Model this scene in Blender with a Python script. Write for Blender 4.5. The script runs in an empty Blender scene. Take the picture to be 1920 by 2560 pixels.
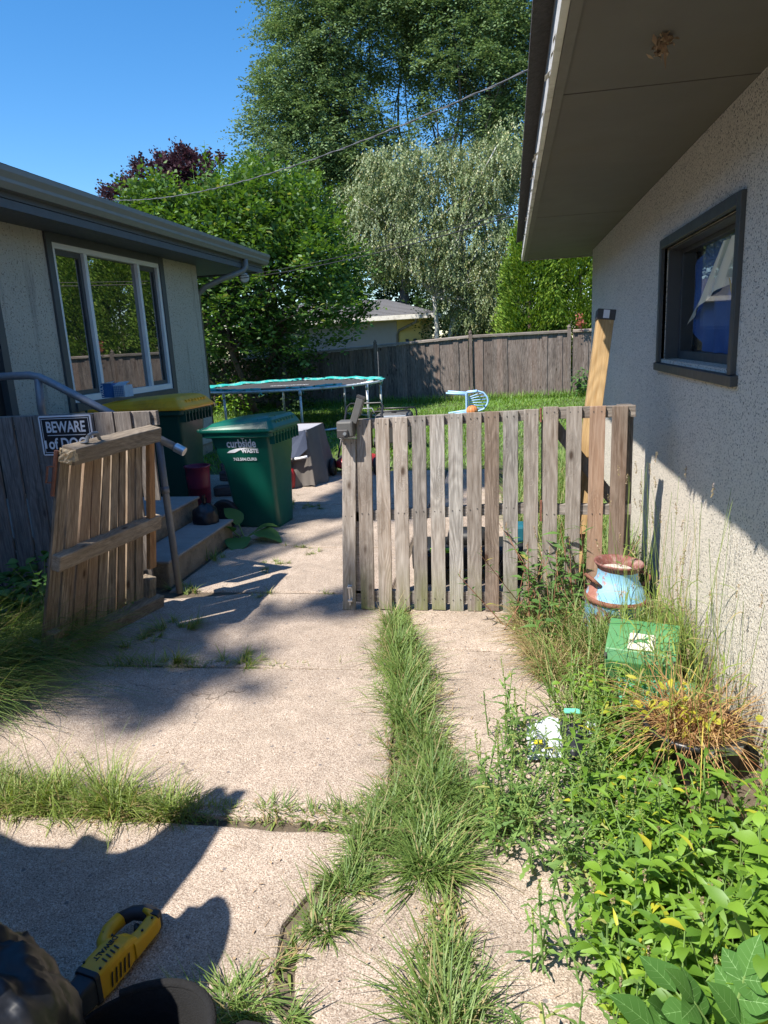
import bpy, math, random
import numpy as np
from mathutils import Vector, Matrix, noise as mnoise
random.seed(7); RNG = np.random.default_rng(7)
S = bpy.context.scene
COL = S.collection
R = math.radians
PI = math.pi

# ---------------------------------------------------------------- camera
FPX, CX, CY, EYE = 1775.0, 960.0, 1280.0, 1.6
def nv(v):
    v = np.array(v, float); return v/np.linalg.norm(v)
_Y = nv([1275-CX, 842-CY, FPX]); _D = nv(np.cross(_Y, nv([1, -.053, 0])))
_D = _D if _D[1] > 0 else -_D
_Z = -_D; _X = np.cross(_Y, _Z)
CAMM = np.stack([_X, _Y, _Z])
cam_d = bpy.data.cameras.new('camera'); cam = bpy.data.objects.new('camera', cam_d); COL.objects.link(cam)
cam_d.sensor_fit = 'VERTICAL'; cam_d.sensor_height = 36; cam_d.lens = 36*FPX/2560
cam_d.clip_start = .05; cam_d.clip_end = 2000
_c = [CAMM@np.array(a) for a in ((1, 0, 0), (0, -1, 0), (0, 0, -1))]
cam.matrix_world = Matrix(((_c[0][0], _c[1][0], _c[2][0], 0), (_c[0][1], _c[1][1], _c[2][1], 0),
                           (_c[0][2], _c[1][2], _c[2][2], EYE), (0, 0, 0, 1)))
S.camera = cam
def at(px, py, Y=None, X=None, Z=None):
    """world point where the sight line through a photo point meets a plane"""
    r = CAMM@np.array([px-CX, py-CY, FPX])
    t = Y/r[1] if Y is not None else (X/r[0] if X is not None else (Z-EYE)/r[2])
    return Vector((t*r[0], t*r[1], EYE+t*r[2]))

# ---------------------------------------------------------------- sky, sun, exposure
SUNV = Vector((.45, .55, -1)).normalized()
w = bpy.data.worlds.new('World'); S.world = w; w.use_nodes = True
nt = w.node_tree; bg = nt.nodes['Background']
sky = nt.nodes.new('ShaderNodeTexSky'); sky.sky_type = 'NISHITA'; sky.sun_disc = False
sky.sun_elevation = math.asin(-SUNV.z); sky.sun_rotation = math.atan2(-SUNV.x, -SUNV.y)
sky.air_density = 1.0; sky.dust_density = .25; sky.ozone_density = 3.0; sky.altitude = 200
hs = nt.nodes.new('ShaderNodeHueSaturation'); hs.inputs['Saturation'].default_value = 1.32; hs.inputs['Value'].default_value = 1.04
nt.links.new(sky.outputs[0], hs.inputs['Color']); nt.links.new(hs.outputs[0], bg.inputs[0]); bg.inputs[1].default_value = .118
sd = bpy.data.lights.new('sun', 'SUN'); sd.energy = 5.0; sd.angle = R(.53); sd.color = (1, .935, .83)
so = bpy.data.objects.new('sun', sd); COL.objects.link(so); so.rotation_euler = SUNV.to_track_quat('-Z', 'Y').to_euler()
so.location = (-10, -10, 20)
S.view_settings.view_transform = 'Standard'; S.view_settings.look = 'None'
S.view_settings.exposure = .83; S.view_settings.gamma = 1
S.render.engine = 'CYCLES'
S.cycles.max_bounces = 8; S.cycles.transparent_max_bounces = 8; S.cycles.use_denoising = True
S.cycles.sample_clamp_indirect = 6

# ---------------------------------------------------------------- materials
def newmat(name):
    m = bpy.data.materials.new(name); m.use_nodes = True
    t = m.node_tree; b = t.nodes['Principled BSDF']
    return m, t, b
class G:
    """tiny node-graph helper"""
    def __init__(s, t): s.t = t; s.co = t.nodes.new('ShaderNodeTexCoord')
    def n(s, typ, **k):
        x = s.t.nodes.new('ShaderNode'+typ)
        for a, v in k.items(): setattr(x, a, v)
        return x
    def l(s, a, b): s.t.links.new(a, b)
    def map(s, scale=(1, 1, 1), src='Object', rot=(0, 0, 0), off=None):
        m = s.n('Mapping'); m.inputs['Scale'].default_value = scale; m.inputs['Rotation'].default_value = rot
        s.l(s.co.outputs[src], m.inputs['Vector'])
        if off is not None: s.l(off, m.inputs['Location'])
        return m.outputs[0]
    def noise(s, vec, scale=5, detail=4, rough=.55, dist=0):
        x = s.n('TexNoise'); x.inputs['Scale'].default_value = scale; x.inputs['Detail'].default_value = detail
        x.inputs['Roughness'].default_value = rough; x.inputs['Distortion'].default_value = dist
        s.l(vec, x.inputs['Vector']); return x.outputs['Fac']
    def vor(s, vec, scale=5, out='Distance', feature='F1', rnd=1):
        x = s.n('TexVoronoi', feature=feature); x.inputs['Scale'].default_value = scale
        x.inputs['Randomness'].default_value = rnd
        s.l(vec, x.inputs['Vector']); return x.outputs[out]
    def ramp(s, fac, stops, interp='LINEAR'):
        x = s.n('ValToRGB'); cr = x.color_ramp; cr.interpolation = interp
        while len(cr.elements) < len(stops): cr.elements.new(.5)
        for e, (p, c) in zip(cr.elements, stops):
            e.position = p; e.color = tuple(c)+(1,) if len(c) == 3 else c
        s.l(fac, x.inputs[0]); return x.outputs[0]
    def mix(s, fac, a, b, mode='MIX'):
        x = s.n('Mix', data_type='RGBA', blend_type=mode)
        for sock, v in ((x.inputs[0], fac), (x.inputs[6], a), (x.inputs[7], b)):
            if hasattr(v, 'is_linked'): s.l(v, sock)
            else: sock.default_value = v if isinstance(v, (int, float)) else tuple(v)+(1,)
        return x.outputs[2]
    def math(s, op, a, b=0.0):
        x = s.n('Math', operation=op)
        for sock, v in ((x.inputs[0], a), (x.inputs[1], b)):
            if hasattr(v, 'is_linked'): s.l(v, sock)
            else: sock.default_value = v
        return x.outputs[0]
    def bump(s, h, b, strength=.3, dist=.01):
        x = s.n('Bump'); x.inputs['Strength'].default_value = strength; x.inputs['Distance'].default_value = dist
        s.l(h, x.inputs['Height']); s.l(x.outputs[0], b.inputs['Normal'])
def grey(v): return (v, v, v)
def simple(name, col, rough=.5, metal=0, spec=.5, var=.25, vscale=6, bump=0, bscale=60, dirt=None, dirtamt=.5):
    m, t, b = newmat(name); g = G(t); v = g.map()
    n = g.noise(v, vscale, 5)
    c = g.mix(n, [x*(1-var) for x in col], [min(1, x*(1+var)) for x in col])
    if dirt:
        d = g.ramp(g.noise(v, vscale*.6, 7, .7), [(.5, grey(0)), (.66, grey(dirtamt))])
        c = g.mix(d, c, dirt)
    g.l(c, b.inputs['Base Color'])
    rr = g.math('MULTIPLY_ADD', g.noise(v, vscale*3, 4), .25); rr.node.inputs[2].default_value = rough-.12
    g.l(rr, b.inputs['Roughness']); b.inputs['Metallic'].default_value = metal
    b.inputs['Specular IOR Level'].default_value = spec
    if bump: g.bump(g.noise(v, bscale, 5), b, bump, .01)
    return m
def wood(name, light, dark, brown=None, brownamt=.4, scale=1.0, axis='Z', knots=True, moss=0, rough=.85):
    """weathered board: fibre streaks and cathedral grain along the object's long axis, knots"""
    m, t, b = newmat(name); g = G(t)
    oi = g.n('ObjectInfo'); geo = g.n('NewGeometry'); rnd_ = g.math('FRACT', g.math('ADD', oi.outputs['Random'], geo.outputs['Random Per Island'])); rr = g.math('MULTIPLY', rnd_, 37.0)
    cx = g.n('CombineXYZ'); g.l(rr, cx.inputs[0]); g.l(rr, cx.inputs[1]); g.l(rr, cx.inputs[2])
    st = {'Z': (1, 1, .06), 'Y': (1, .06, 1), 'X': (.06, 1, 1)}[axis]
    st2 = {'Z': (1, 1, .16), 'Y': (1, .16, 1), 'X': (.16, 1, 1)}[axis]
    st3 = {'Z': (1, 1, .42), 'Y': (1, .42, 1), 'X': (.42, 1, 1)}[axis]
    v = g.map(st, off=cx.outputs[0]); v2 = g.map(st2, off=cx.outputs[0]); v3 = g.map(st3, off=cx.outputs[0])
    fib = g.math('ADD', g.math('MULTIPLY', g.noise(v, 190*scale, 5, .7), .5), g.math('MULTIPLY', g.noise(v, 70*scale, 4, .65), .5))
    mid = g.noise(v2, 22*scale, 4, .6)
    kn = g.vor(v3, 6.5*scale)                      # distance to the nearest knot centre
    bend = g.math('MULTIPLY', g.ramp(kn, [(0, grey(1)), (.34, grey(0))]), 1.6)
    ring = g.n('TexNoise'); ring.noise_dimensions = '4D'; g.l(v2, ring.inputs['Vector']); g.l(bend, ring.inputs['W'])
    ring.inputs['Scale'].default_value = 9*scale; ring.inputs['Detail'].default_value = 1
    wv = g.math('SINE', g.math('MULTIPLY', ring.outputs['Fac'], 95.0))
    wv = g.math('MULTIPLY_ADD', wv, .5); wv.node.inputs[2].default_value = .5
    a = g.mix(g.ramp(fib, [(.40, grey(0)), (.58, grey(1))]), dark, light)
    a = g.mix(g.math('MULTIPLY', wv, .38), a, [x*.55 for x in dark])
    a = g.mix(g.ramp(mid, [(.35, grey(.0)), (.7, grey(.35))]), a, [min(1, x*1.15) for x in light])
    if brown:
        bm = g.ramp(g.noise(v2, 5*scale, 3), [(.45, grey(0)), (.7, grey(brownamt))])
        a = g.mix(bm, a, brown)
        rnd = g.math('MULTIPLY', g.math('GREATER_THAN', rnd_, .72), brownamt*.8)
        a = g.mix(rnd, a, brown)
    tint = g.ramp(rnd_, [(0, grey(.66)), (.5, grey(.95)), (1, grey(1.12))]); a = g.mix(1.0, a, tint, 'MULTIPLY')
    if knots:
        k = g.ramp(kn, [(.05, grey(.9)), (.085, grey(.35)), (.12, grey(0))])
        a = g.mix(k, a, (dark[0]*.45, dark[1]*.32, dark[2]*.25))
    if moss:
        sz = g.n('SeparateXYZ'); g.l(g.co.outputs['Object'], sz.inputs[0])
        mm = g.ramp(sz.outputs['Z'], [(.0, grey(moss)), (.32, grey(0))])
        mm = g.math('MULTIPLY', mm, g.ramp(g.noise(v2, 14, 4), [(.35, grey(0)), (.6, grey(1))]))
        a = g.mix(mm, a, (.16, .18, .06))
    g.l(a, b.inputs['Base Color']); b.inputs['Roughness'].default_value = rough
    b.inputs['Specular IOR Level'].default_value = .25
    hh = g.math('ADD', fib, g.math('MULTIPLY', wv, .35)); g.bump(hh, b, .55, .004)
    return m
def leafmat(name, c1, c2, c3=None, p3=.08, trans=.35, rough=.5, gloss=.07, veins=False):
    m, t, b = newmat(name); g = G(t); t.nodes.remove(b)
    geo = g.n('NewGeometry'); r = geo.outputs['Random Per Island']
    c = g.ramp(r, [(0, c1), (1-p3-.01 if c3 else 1, c2)] + ([(1-p3*.6, c3), (1, c3)] if c3 else []))
    big = g.noise(g.map(), .9, 3)
    c = g.mix(1.0, c, g.ramp(big, [(.3, grey(.72)), (.7, grey(1.0))]), 'MULTIPLY')
    d = g.n('BsdfDiffuse'); tr = g.n('BsdfTranslucent'); gl = g.n('BsdfGlossy'); gl.inputs['Roughness'].default_value = rough+.12
    gl.inputs['Color'].default_value = (.8, .85, .9, 1)
    g.l(c, d.inputs[0]); hs = g.n('HueSaturation'); hs.inputs['Saturation'].default_value = 1.15; hs.inputs['Value'].default_value = 1.25
    hs.inputs['Hue'].default_value = .485
    g.l(c, hs.inputs['Color']); g.l(hs.outputs[0], tr.inputs[0])
    m1 = g.n('MixShader'); m1.inputs[0].default_value = trans; g.l(d.outputs[0], m1.inputs[1]); g.l(tr.outputs[0], m1.inputs[2])
    m2 = g.n('MixShader'); m2.inputs[0].default_value = gloss*.4; g.l(m1.outputs[0], m2.inputs[1]); g.l(gl.outputs[0], m2.inputs[2])
    g.l(m2.outputs[0], t.nodes['Material Output'].inputs[0])
    return m

# walls
def stucco(name, base, dark, fine, amt, bumps, stain=.08):
    m, t, b = newmat(name); g = G(t); v = g.map()
    wv = g.n('Vector' 'Math', operation='ADD'); nz = g.n('TexNoise'); nz.inputs['Scale'].default_value = fine*.5; nz.inputs['Detail'].default_value = 2
    sc = g.n('VectorMath', operation='SCALE'); sc.inputs['Scale'].default_value = 1.6/fine
    g.l(v, nz.inputs['Vector']); g.l(nz.outputs['Color'], sc.inputs[0]); g.l(v, wv.inputs[0]); g.l(sc.outputs[0], wv.inputs[1])
    d = g.vor(wv.outputs[0], fine, 'Distance'); cc = g.vor(wv.outputs[0], fine, 'Color')
    sep = g.n('SeparateColor'); g.l(cc, sep.inputs[0])
    spot = g.math('MULTIPLY', g.ramp(d, [(.36, grey(1)), (.5, grey(0))]), g.math('LESS_THAN', sep.outputs[0], amt))
    n2 = g.noise(v, fine*.9, 3, .7)
    pit = g.ramp(n2, [(.33, grey(1)), (.40, grey(0))])
    f = g.math('MAXIMUM', spot, g.math('MULTIPLY', pit, .8))
    c = g.mix(g.noise(v, 2.2, 5, .6), [x*.86 for x in base], base)
    c = g.mix(f, c, dark)
    sz = g.n('SeparateXYZ'); g.l(g.co.outputs['Object'], sz.inputs[0])
    lo = g.math('MULTIPLY', g.ramp(sz.outputs['Z'], [(.02, grey(.75)), (.30, grey(0))]), g.ramp(g.noise(v, 6, 5, .65), [(.35, grey(0)), (.65, grey(1))]))
    c = g.mix(lo, c, (.22, .18, .13))
    run = g.noise(g.map((1, 3.2, .35)), 2.0, 6, .65); c = g.mix(g.ramp(run, [(.54, grey(0)), (.72, grey(stain))]), c, (.16, .145, .125))
    g.l(c, b.inputs['Base Color']); b.inputs['Roughness'].default_value = .92; b.inputs['Specular IOR Level'].default_value = .2
    h = g.math('SUBTRACT', g.noise(v, fine*.6, 4, .6), g.math('MULTIPLY', f, .5))
    g.bump(h, b, bumps, .012)
    return m
M = {}
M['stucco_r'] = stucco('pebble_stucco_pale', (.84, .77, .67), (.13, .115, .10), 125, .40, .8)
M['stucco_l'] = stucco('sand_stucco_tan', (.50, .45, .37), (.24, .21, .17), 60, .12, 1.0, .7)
M['trim'] = simple('dark_taupe_paint', (.060, .062, .066), .5, var=.15, bump=.1, bscale=40)
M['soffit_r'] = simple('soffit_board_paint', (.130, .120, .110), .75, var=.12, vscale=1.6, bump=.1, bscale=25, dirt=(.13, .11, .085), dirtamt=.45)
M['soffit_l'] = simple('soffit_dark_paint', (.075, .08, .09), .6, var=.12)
M['fascia'] = simple('weathered_fascia', (.30, .27, .23), .7, var=.3, vscale=9, bump=.4, bscale=30, dirt=(.55, .52, .48), dirtamt=.7)
M['soffit_strip'] = simple('soffit_strip_paint', (.15, .138, .125), .7, var=.2, vscale=9)
M['fascia_white'] = simple('peeling_white_trim', (.68, .66, .62), .6, var=.15, vscale=12, bump=.3, bscale=40, dirt=(.3, .26, .22), dirtamt=.6)
M['gutter'] = simple('grey_brown_gutter', (.17, .16, .145), .42, var=.08)
M['shingle'] = simple('asphalt_shingle', (.075, .07, .07), .95, var=.55, vscale=45, bump=1, bscale=120)
M['white_vinyl'] = simple('white_window_vinyl', (.66, .66, .66), .4, var=.05)
def mk_concrete():
    m, t, b = newmat('exposed_aggregate_concrete'); g = G(t); v = g.map()
    d = g.vor(v, 300, 'Color'); sep = g.n('SeparateColor'); g.l(d, sep.inputs[0])
    base = g.ramp(sep.outputs[0], [(0, (.20, .15, .12)), (.2, (.33, .26, .205)), (.5, (.45, .36, .29)), (.8, (.53, .435, .36)), (1, (.63, .55, .47))])
    big = g.ramp(g.noise(v, 1.3, 6, .6), [(.3, grey(.74)), (.7, grey(1.05))])
    c = g.mix(1, base, big, 'MULTIPLY')
    mid = g.ramp(g.noise(v, 9, 5, .7), [(.35, grey(.84)), (.65, grey(1.05))]); c = g.mix(1, c, mid, 'MULTIPLY')
    sp = g.vor(v, 26); sc = g.vor(v, 26, 'Color'); s2 = g.n('SeparateColor'); g.l(sc, s2.inputs[0])
    peb = g.math('MULTIPLY', g.ramp(sp, [(.16, grey(1)), (.22, grey(0))]), g.math('LESS_THAN', s2.outputs[1], .10))
    c = g.mix(g.math('MULTIPLY', peb, .7), c, (.10, .10, .115))
    st = g.ramp(g.noise(v, 2.3, 6, .6), [(.52, grey(0)), (.72, grey(.5))])
    crk = g.n('TexVoronoi', feature='DISTANCE_TO_EDGE'); crk.inputs['Scale'].default_value = .75; wv_ = g.n('VectorMath', operation='ADD'); nz_ = g.n('TexNoise'); nz_.inputs['Scale'].default_value = 3.2; nz_.inputs['Detail'].default_value = 6; g.l(v, nz_.inputs['Vector'])
    sc_ = g.n('VectorMath', operation='SCALE'); sc_.inputs['Scale'].default_value = .5; g.l(nz_.outputs['Color'], sc_.inputs[0]); g.l(v, wv_.inputs[0]); g.l(sc_.outputs[0], wv_.inputs[1]); g.l(wv_.outputs[0], crk.inputs['Vector'])
    ck = g.math('MULTIPLY', g.ramp(crk.outputs['Distance'], [(.0015, grey(1)), (.0035, grey(0))]), g.ramp(g.noise(v, .9, 2), [(.5, grey(0)), (.56, grey(.8))]))
    c = g.mix(ck, c, (.09, .07, .05)); c = g.mix(st, c, (.2, .165, .13))
    g.l(c, b.inputs['Base Color']); b.inputs['Roughness'].default_value = .9; b.inputs['Specular IOR Level'].default_value = .25
    g.bump(g.math('ADD', g.vor(v, 160), g.noise(v, 30, 3)), b, .55, .004)
    return m
M['concrete'] = mk_concrete()
M['riser'] = simple('stained_concrete_riser', (.30, .245, .18), .95, var=.35, vscale=12, bump=.8, bscale=90, dirt=(.10, .085, .06), dirtamt=.7)
M['step_top'] = simple('step_concrete', (.30, .28, .26), .95, var=.25, vscale=10, bump=.6, bscale=140)
M['soil'] = simple('bare_soil', (.11, .085, .06), 1, var=.5, vscale=9, bump=1, bscale=50)
M['turf'] = simple('turf_soil', (.07, .095, .03), 1, var=.4, vscale=3, bump=1, bscale=40)
# woods
M['wood_gate'] = wood('weathered_grey_picket', (.46, .435, .41), (.17, .152, .14), (.34, .23, .15), .28, moss=.75)
M['wood_gate_dark'] = wood('darker_grey_picket', (.36, .335, .315), (.115, .10, .09), (.24, .17, .12), .3, moss=.9)
M['wood_gate_brown'] = wood('brown_tinged_picket', (.40, .32, .265), (.15, .105, .08), (.29, .165, .10), .5)
M['wood_rail'] = wood('weathered_grey_rail', (.36, .32, .29), (.13, .11, .095), (.25, .17, .12), .3, axis='X')
M['wood_lean'] = wood('brown_old_board', (.44, .36, .28), (.13, .095, .068), (.25, .15, .09), .6, moss=.2)
M['wood_leanrail'] = wood('brown_old_rail', (.42, .35, .27), (.17, .135, .10), (.27, .19, .12), .3, axis='Y')
M['wood_new'] = wood('orange_cedar_board', (.48, .27, .13), (.27, .13, .06))
M['wood_pine'] = wood('fresh_pine_post', (.66, .46, .24), (.48, .29, .12), scale=.75)
M['wood_endgrain'] = simple('splintered_endgrain', (.55, .42, .26), .95, var=.6, vscale=70, bump=1, bscale=110)
M['wood_fence'] = wood('dark_weathered_fence', (.27, .225, .20), (.055, .043, .038), (.16, .10, .075), .35, scale=.8)
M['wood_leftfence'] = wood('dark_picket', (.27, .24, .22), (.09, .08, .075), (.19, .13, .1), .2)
M['timber'] = wood('grey_timber_log', (.16, .15, .15), (.06, .055, .06), axis='X', scale=.7)
# metals and plastics
M['galv'] = simple('galvanised_pipe', (.20, .215, .24), .5, .45, var=.25, vscale=25, dirt=(.22, .2, .18), dirtamt=.5)
M['galv_light'] = simple('weathered_light_zinc', (.66, .68, .70), .5, .4, var=.25, vscale=25, dirt=(.25, .22, .2), dirtamt=.5)
M['galv_bright'] = simple('bright_zinc', (.62, .63, .64), .35, .85, var=.2, vscale=40)
M['rust'] = simple('rusty_metal', (.20, .085, .055), .8, .1, var=.5, vscale=30, bump=.5, bscale=80)
M['grey_plastic'] = simple('grey_latch_casing', (.10, .098, .095), .5, var=.2, vscale=15)
M['grey_dark'] = simple('dark_latch_casing', (.055, .05, .05), .5, var=.2, vscale=15)
M['bin_green'] = simple('green_cart_plastic', (.004, .088, .060), .34, var=.12, vscale=3, bump=.05, bscale=90, dirt=(.03, .10, .07), dirtamt=.35)
M['bin_lid'] = simple('green_cart_lid_plastic', (.006, .115, .080), .3, var=.12, vscale=3)
M['bin2_green'] = simple('recycling_cart_plastic', (.008, .055, .036), .4, var=.2, vscale=4)
M['bin_yellow'] = simple('yellow_lid_plastic', (.80, .38, .02), .4, var=.15, vscale=5, dirt=(.35, .14, .02), dirtamt=.5)
M['black_rubber'] = simple('black_rubber', (.015, .015, .017), .6, var=.2)
M['black_plastic'] = simple('black_plastic', (.02, .02, .022), .4, var=.2)
M['black_metal'] = simple('black_painted_metal', (.02, .02, .022), .35, .2, var=.2)
M['print_white'] = simple('white_print', (.78, .80, .84), .5, var=.04)
M['print_black'] = simple('black_print', (.012, .012, .012), .5, var=.04)
M['sign_black'] = simple('sign_black', (.012, .012, .018), .35, var=.1)
M['sign_white'] = simple('sign_white', (.74, .74, .78), .35, var=.04)
M['teal'] = simple('torn_teal_vinyl', (.03, .42, .40), .45, var=.25, vscale=14, dirt=(.55, .68, .68), dirtamt=.6)
M['mat_black'] = simple('trampoline_mat_weave', (.045, .045, .05), .8, var=.3, vscale=3)
M['chair_blue'] = simple('pale_blue_resin', (.36, .58, .86), .4, var=.08)
M['pumpkin'] = simple('orange_ball_skin', (.62, .22, .07), .6, var=.35, vscale=16)
M['pink'] = simple('pink_helmet_shell', (.80, .34, .50), .35, var=.06)
M['tarp'] = simple('grey_beige_cover', (.135, .12, .11), .8, var=.2, vscale=5, bump=.2, bscale=12)
M['tarp_in'] = simple('navy_cover_lining', (.05, .065, .11), .8, var=.2)
M['red_plastic'] = simple('red_plastic', (.35, .018, .022), .4, var=.15)
M['magenta_plastic'] = simple('crimson_bucket_plastic', (.17, .012, .04), .45, var=.15)
M['lime'] = simple('lime_plastic', (.28, .62, .03), .4, var=.1)
M['cyan_plastic'] = simple('cyan_plastic', (.015, .12, .17), .4, var=.1)
def mk_can():
    m, t, b = newmat('flaking_blue_over_rust'); g = G(t); v = g.map()
    sz = g.n('SeparateXYZ'); g.l(g.co.outputs['Object'], sz.inputs[0])
    n = g.noise(v, 9, 7, .7)
    sx = g.math('MULTIPLY', sz.outputs['X'], -1.1); nn = g.math('ADD', n, g.math('MULTIPLY', sx, .8))
    f = g.ramp(nn, [(.56, grey(0)), (.62, grey(1))])
    blue = g.mix(g.noise(v, 30, 4), (.16, .39, .60), (.28, .54, .72))
    blue = g.mix(g.ramp(g.noise(v, 24, 6, .7), [(.60, grey(0)), (.66, grey(.8))]), blue, (.52, .42, .38))
    ru = g.mix(g.noise(v, 40, 4), (.24, .09, .065), (.42, .2, .16))
    ru = g.mix(g.ramp(g.noise(v, 18, 5, .7), [(.60, grey(0)), (.64, grey(.9))]), ru, (.6, .52, .48))
    g.l(g.mix(f, blue, ru), b.inputs['Base Color']); b.inputs['Roughness'].default_value = .6
    g.bump(g.math('ADD', f, n), b, .3, .004)
    return m
M['can'] = mk_can()
M['can_rim'] = simple('rusty_maroon_rim', (.17, .06, .05), .75, var=.45, vscale=30, bump=.4, bscale=70, dirt=(.6, .5, .46), dirtamt=.3)
M['grit'] = simple('pale_gravel_fill', (.55, .5, .45), 1, var=.5, vscale=90, bump=1, bscale=90)
M['green_metal'] = simple('grass_green_enamel', (.07, .215, .085), .4, var=.15, vscale=8, dirt=(.2, .42, .2), dirtamt=.4)
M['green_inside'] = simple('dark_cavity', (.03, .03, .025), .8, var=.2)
M['cream'] = simple('cream_badge', (.55, .56, .44), .5, var=.05)
M['seafoam'] = simple('sea_green_enamel', (.08, .34, .22), .4, var=.1)
M['bagfilm'] = simple('black_bag_film', (.008, .010, .015), .42, var=.2, bump=.5, bscale=5)
M['felt'] = simple('black_felt', (.007, .007, .008), .95, var=.3, vscale=30, bump=.5, bscale=200)
M['yellow_tool'] = simple('yellow_tool_plastic', (.60, .34, .010), .38, var=.06)
M['navy_tool'] = simple('dark_tool_rubber', (.022, .024, .032), .55, var=.15)
M['paper_white'] = simple('crumpled_white_print', (.46, .50, .54), .5, var=.1, bump=.5, bscale=20)
M['paper_green'] = simple('mint_print', (.15, .55, .4), .5, var=.1)
M['paper_lime'] = simple('lime_wrapper_foil', (.50, .66, .20), .4, var=.2, vscale=20)
M['paper_yellow'] = simple('yellow_print', (.75, .62, .03), .5, var=.1)
M['box_blue'] = simple('blue_carton', (.03, .12, .32), .5, var=.3, vscale=20)
M['box_light'] = simple('pale_carton', (.45, .5, .58), .5, var=.3, vscale=24)
M['yellow_wall'] = simple('cream_siding', (.68, .54, .22), .8, var=.1)
M['grey_wall'] = simple('grey_siding', (.36, .36, .40), .8, var=.08)
M['bark'] = simple('brown_bark', (.10, .065, .045), .95, var=.5, vscale=20, bump=1, bscale=30)
M['bark_grey'] = simple('grey_bark', (.10, .09, .08), .95, var=.5, vscale=20, bump=1, bscale=30)
M['bark_white'] = simple('birch_bark', (.5, .48, .44), .8, var=.2, vscale=10, dirt=(.06, .05, .05), dirtamt=.8)
M['wire'] = simple('utility_wire', (.16, .16, .165), .5, .3, var=.1)
M['wire_dark'] = simple('black_wire', (.03, .03, .03), .5, var=.1)
M['nest'] = simple('dry_leaf_debris', (.36, .25, .16), .9, var=.4, vscale=30)
M['lamp_glass'] = simple('lamp_lens', (.5, .5, .48), .25, var=.1)
# leaves
M['lf_mulberry'] = leafmat('mulberry_leaves', (.055, .14, .025), (.155, .275, .05), (.34, .38, .10), .03, .35, .42, .10)
M['lf_locust'] = leafmat('locust_leaves', (.085, .165, .06), (.22, .32, .12), (.20, .26, .10), .05, .30, .5, .06)
M['lf_birch'] = leafmat('birch_leaves', (.12, .18, .06), (.28, .34, .13), (.44, .41, .17), .09, .30, .4, .12)
M['lf_maple'] = leafmat('purple_leaves', (.05, .025, .035), (.12, .055, .07), None, 0, .2, .45, .08)
M['lf_arbor'] = leafmat('cedar_foliage', (.08, .17, .02), (.26, .40, .05), (.34, .44, .08), .1, .2, .6, .04)
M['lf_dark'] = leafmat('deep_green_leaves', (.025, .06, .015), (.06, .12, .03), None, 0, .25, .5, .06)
M['lf_weed'] = leafmat('broad_weed_leaves', (.10, .22, .022), (.24, .42, .045), (.60, .58, .05), .035, .38, .38, .09)
M['lf_rag'] = leafmat('feathery_weed_leaves', (.10, .20, .05), (.22, .36, .09), (.45, .46, .16), .08, .35, .5, .05)
M['lf_smart'] = leafmat('narrow_weed_leaves', (.07, .17, .04), (.16, .30, .07), (.40, .36, .10), .04, .35, .42, .08)
M['lf_dry'] = leafmat('dry_stalks', (.26, .11, .05), (.56, .38, .18), (.62, .52, .12), .14, .25, .7, .03)
M['lf_yellow'] = leafmat('yellowing_leaves', (.38, .42, .04), (.62, .56, .05), (.30, .40, .05), .2, .4, .5, .06)
M['lf_ash'] = leafmat('seedling_leaves', (.075, .19, .04), (.10, .24, .05), None, 0, .3, .6, .02)
M['lf_burdock'] = leafmat('burdock_leaves', (.08, .20, .05), (.13, .27, .07), None, 0, .35, .4, .08)
M['lf_red'] = leafmat('red_sprig', (.42, .12, .08), (.55, .2, .14), None, 0, .3, .5, .05)
M['grass'] = leafmat('grass_blades', (.11, .21, .045), (.27, .38, .10), (.48, .40, .2), .12, .35, .45, .08)
M['grass_yel'] = leafmat('yellow_green_grass', (.15, .24, .045), (.33, .42, .10), (.52, .42, .20), .14, .35, .45, .08)
M['grass_dry'] = leafmat('straw_mixed_grass', (.36, .26, .13), (.50, .38, .2), (.20, .30, .08), .30, .3, .6, .05)
M['lawn'] = leafmat('lawn_blades', (.10, .22, .03), (.24, .42, .06), (.36, .42, .12), .06, .4, .45, .08)
M['stem'] = simple('green_stem', (.16, .26, .07), .6, var=.2)
M['stem_red'] = simple('reddish_stem', (.28, .13, .08), .6, var=.2)
M['vein'] = simple('pale_leaf_vein', (.14, .28, .08), .6, var=.1)
M['seed'] = leafmat('seed_heads', (.30, .24, .12), (.50, .40, .24), (.6, .48, .42), .2, .3, .6, .03)
M['seed_green'] = leafmat('green_flower_spikes', (.24, .34, .08), (.42, .50, .14), None, 0, .3, .6, .03)
def mk_glass(name, dark=(.012, .014, .018)):
    m, t, b = newmat(name); g = G(t)
    b.inputs['Base Color'].default_value = (*dark, 1); b.inputs['Roughness'].default_value = .015
    b.inputs['IOR'].default_value = 3.3; b.inputs['Specular IOR Level'].default_value = .6
    g.bump(g.noise(g.map(), 1.3, 2), b, .02, .02)
    return m
M['glass'] = mk_glass('dark_window_glass')
def mk_clear():
    m, t, b = newmat('clear_pane'); g = G(t); t.nodes.remove(b)
    tr = g.n('BsdfTransparent'); tr.inputs[0].default_value = (.9, .92, .93, 1); gl = g.n('BsdfGlossy'); gl.inputs['Roughness'].default_value = .02
    mx = g.n('MixShader'); fr = g.n('Fresnel'); fr.inputs[0].default_value = 1.45
    bf = g.n('NewGeometry'); g.l(g.math('MULTIPLY', fr.outputs[0], g.math('SUBTRACT', 1.0, bf.outputs['Backfacing'])), mx.inputs[0]); g.l(tr.outputs[0], mx.inputs[1]); g.l(gl.outputs[0], mx.inputs[2]); g.l(mx.outputs[0], t.nodes['Material Output'].inputs[0])
    return m
M['clear'] = mk_clear()
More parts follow.
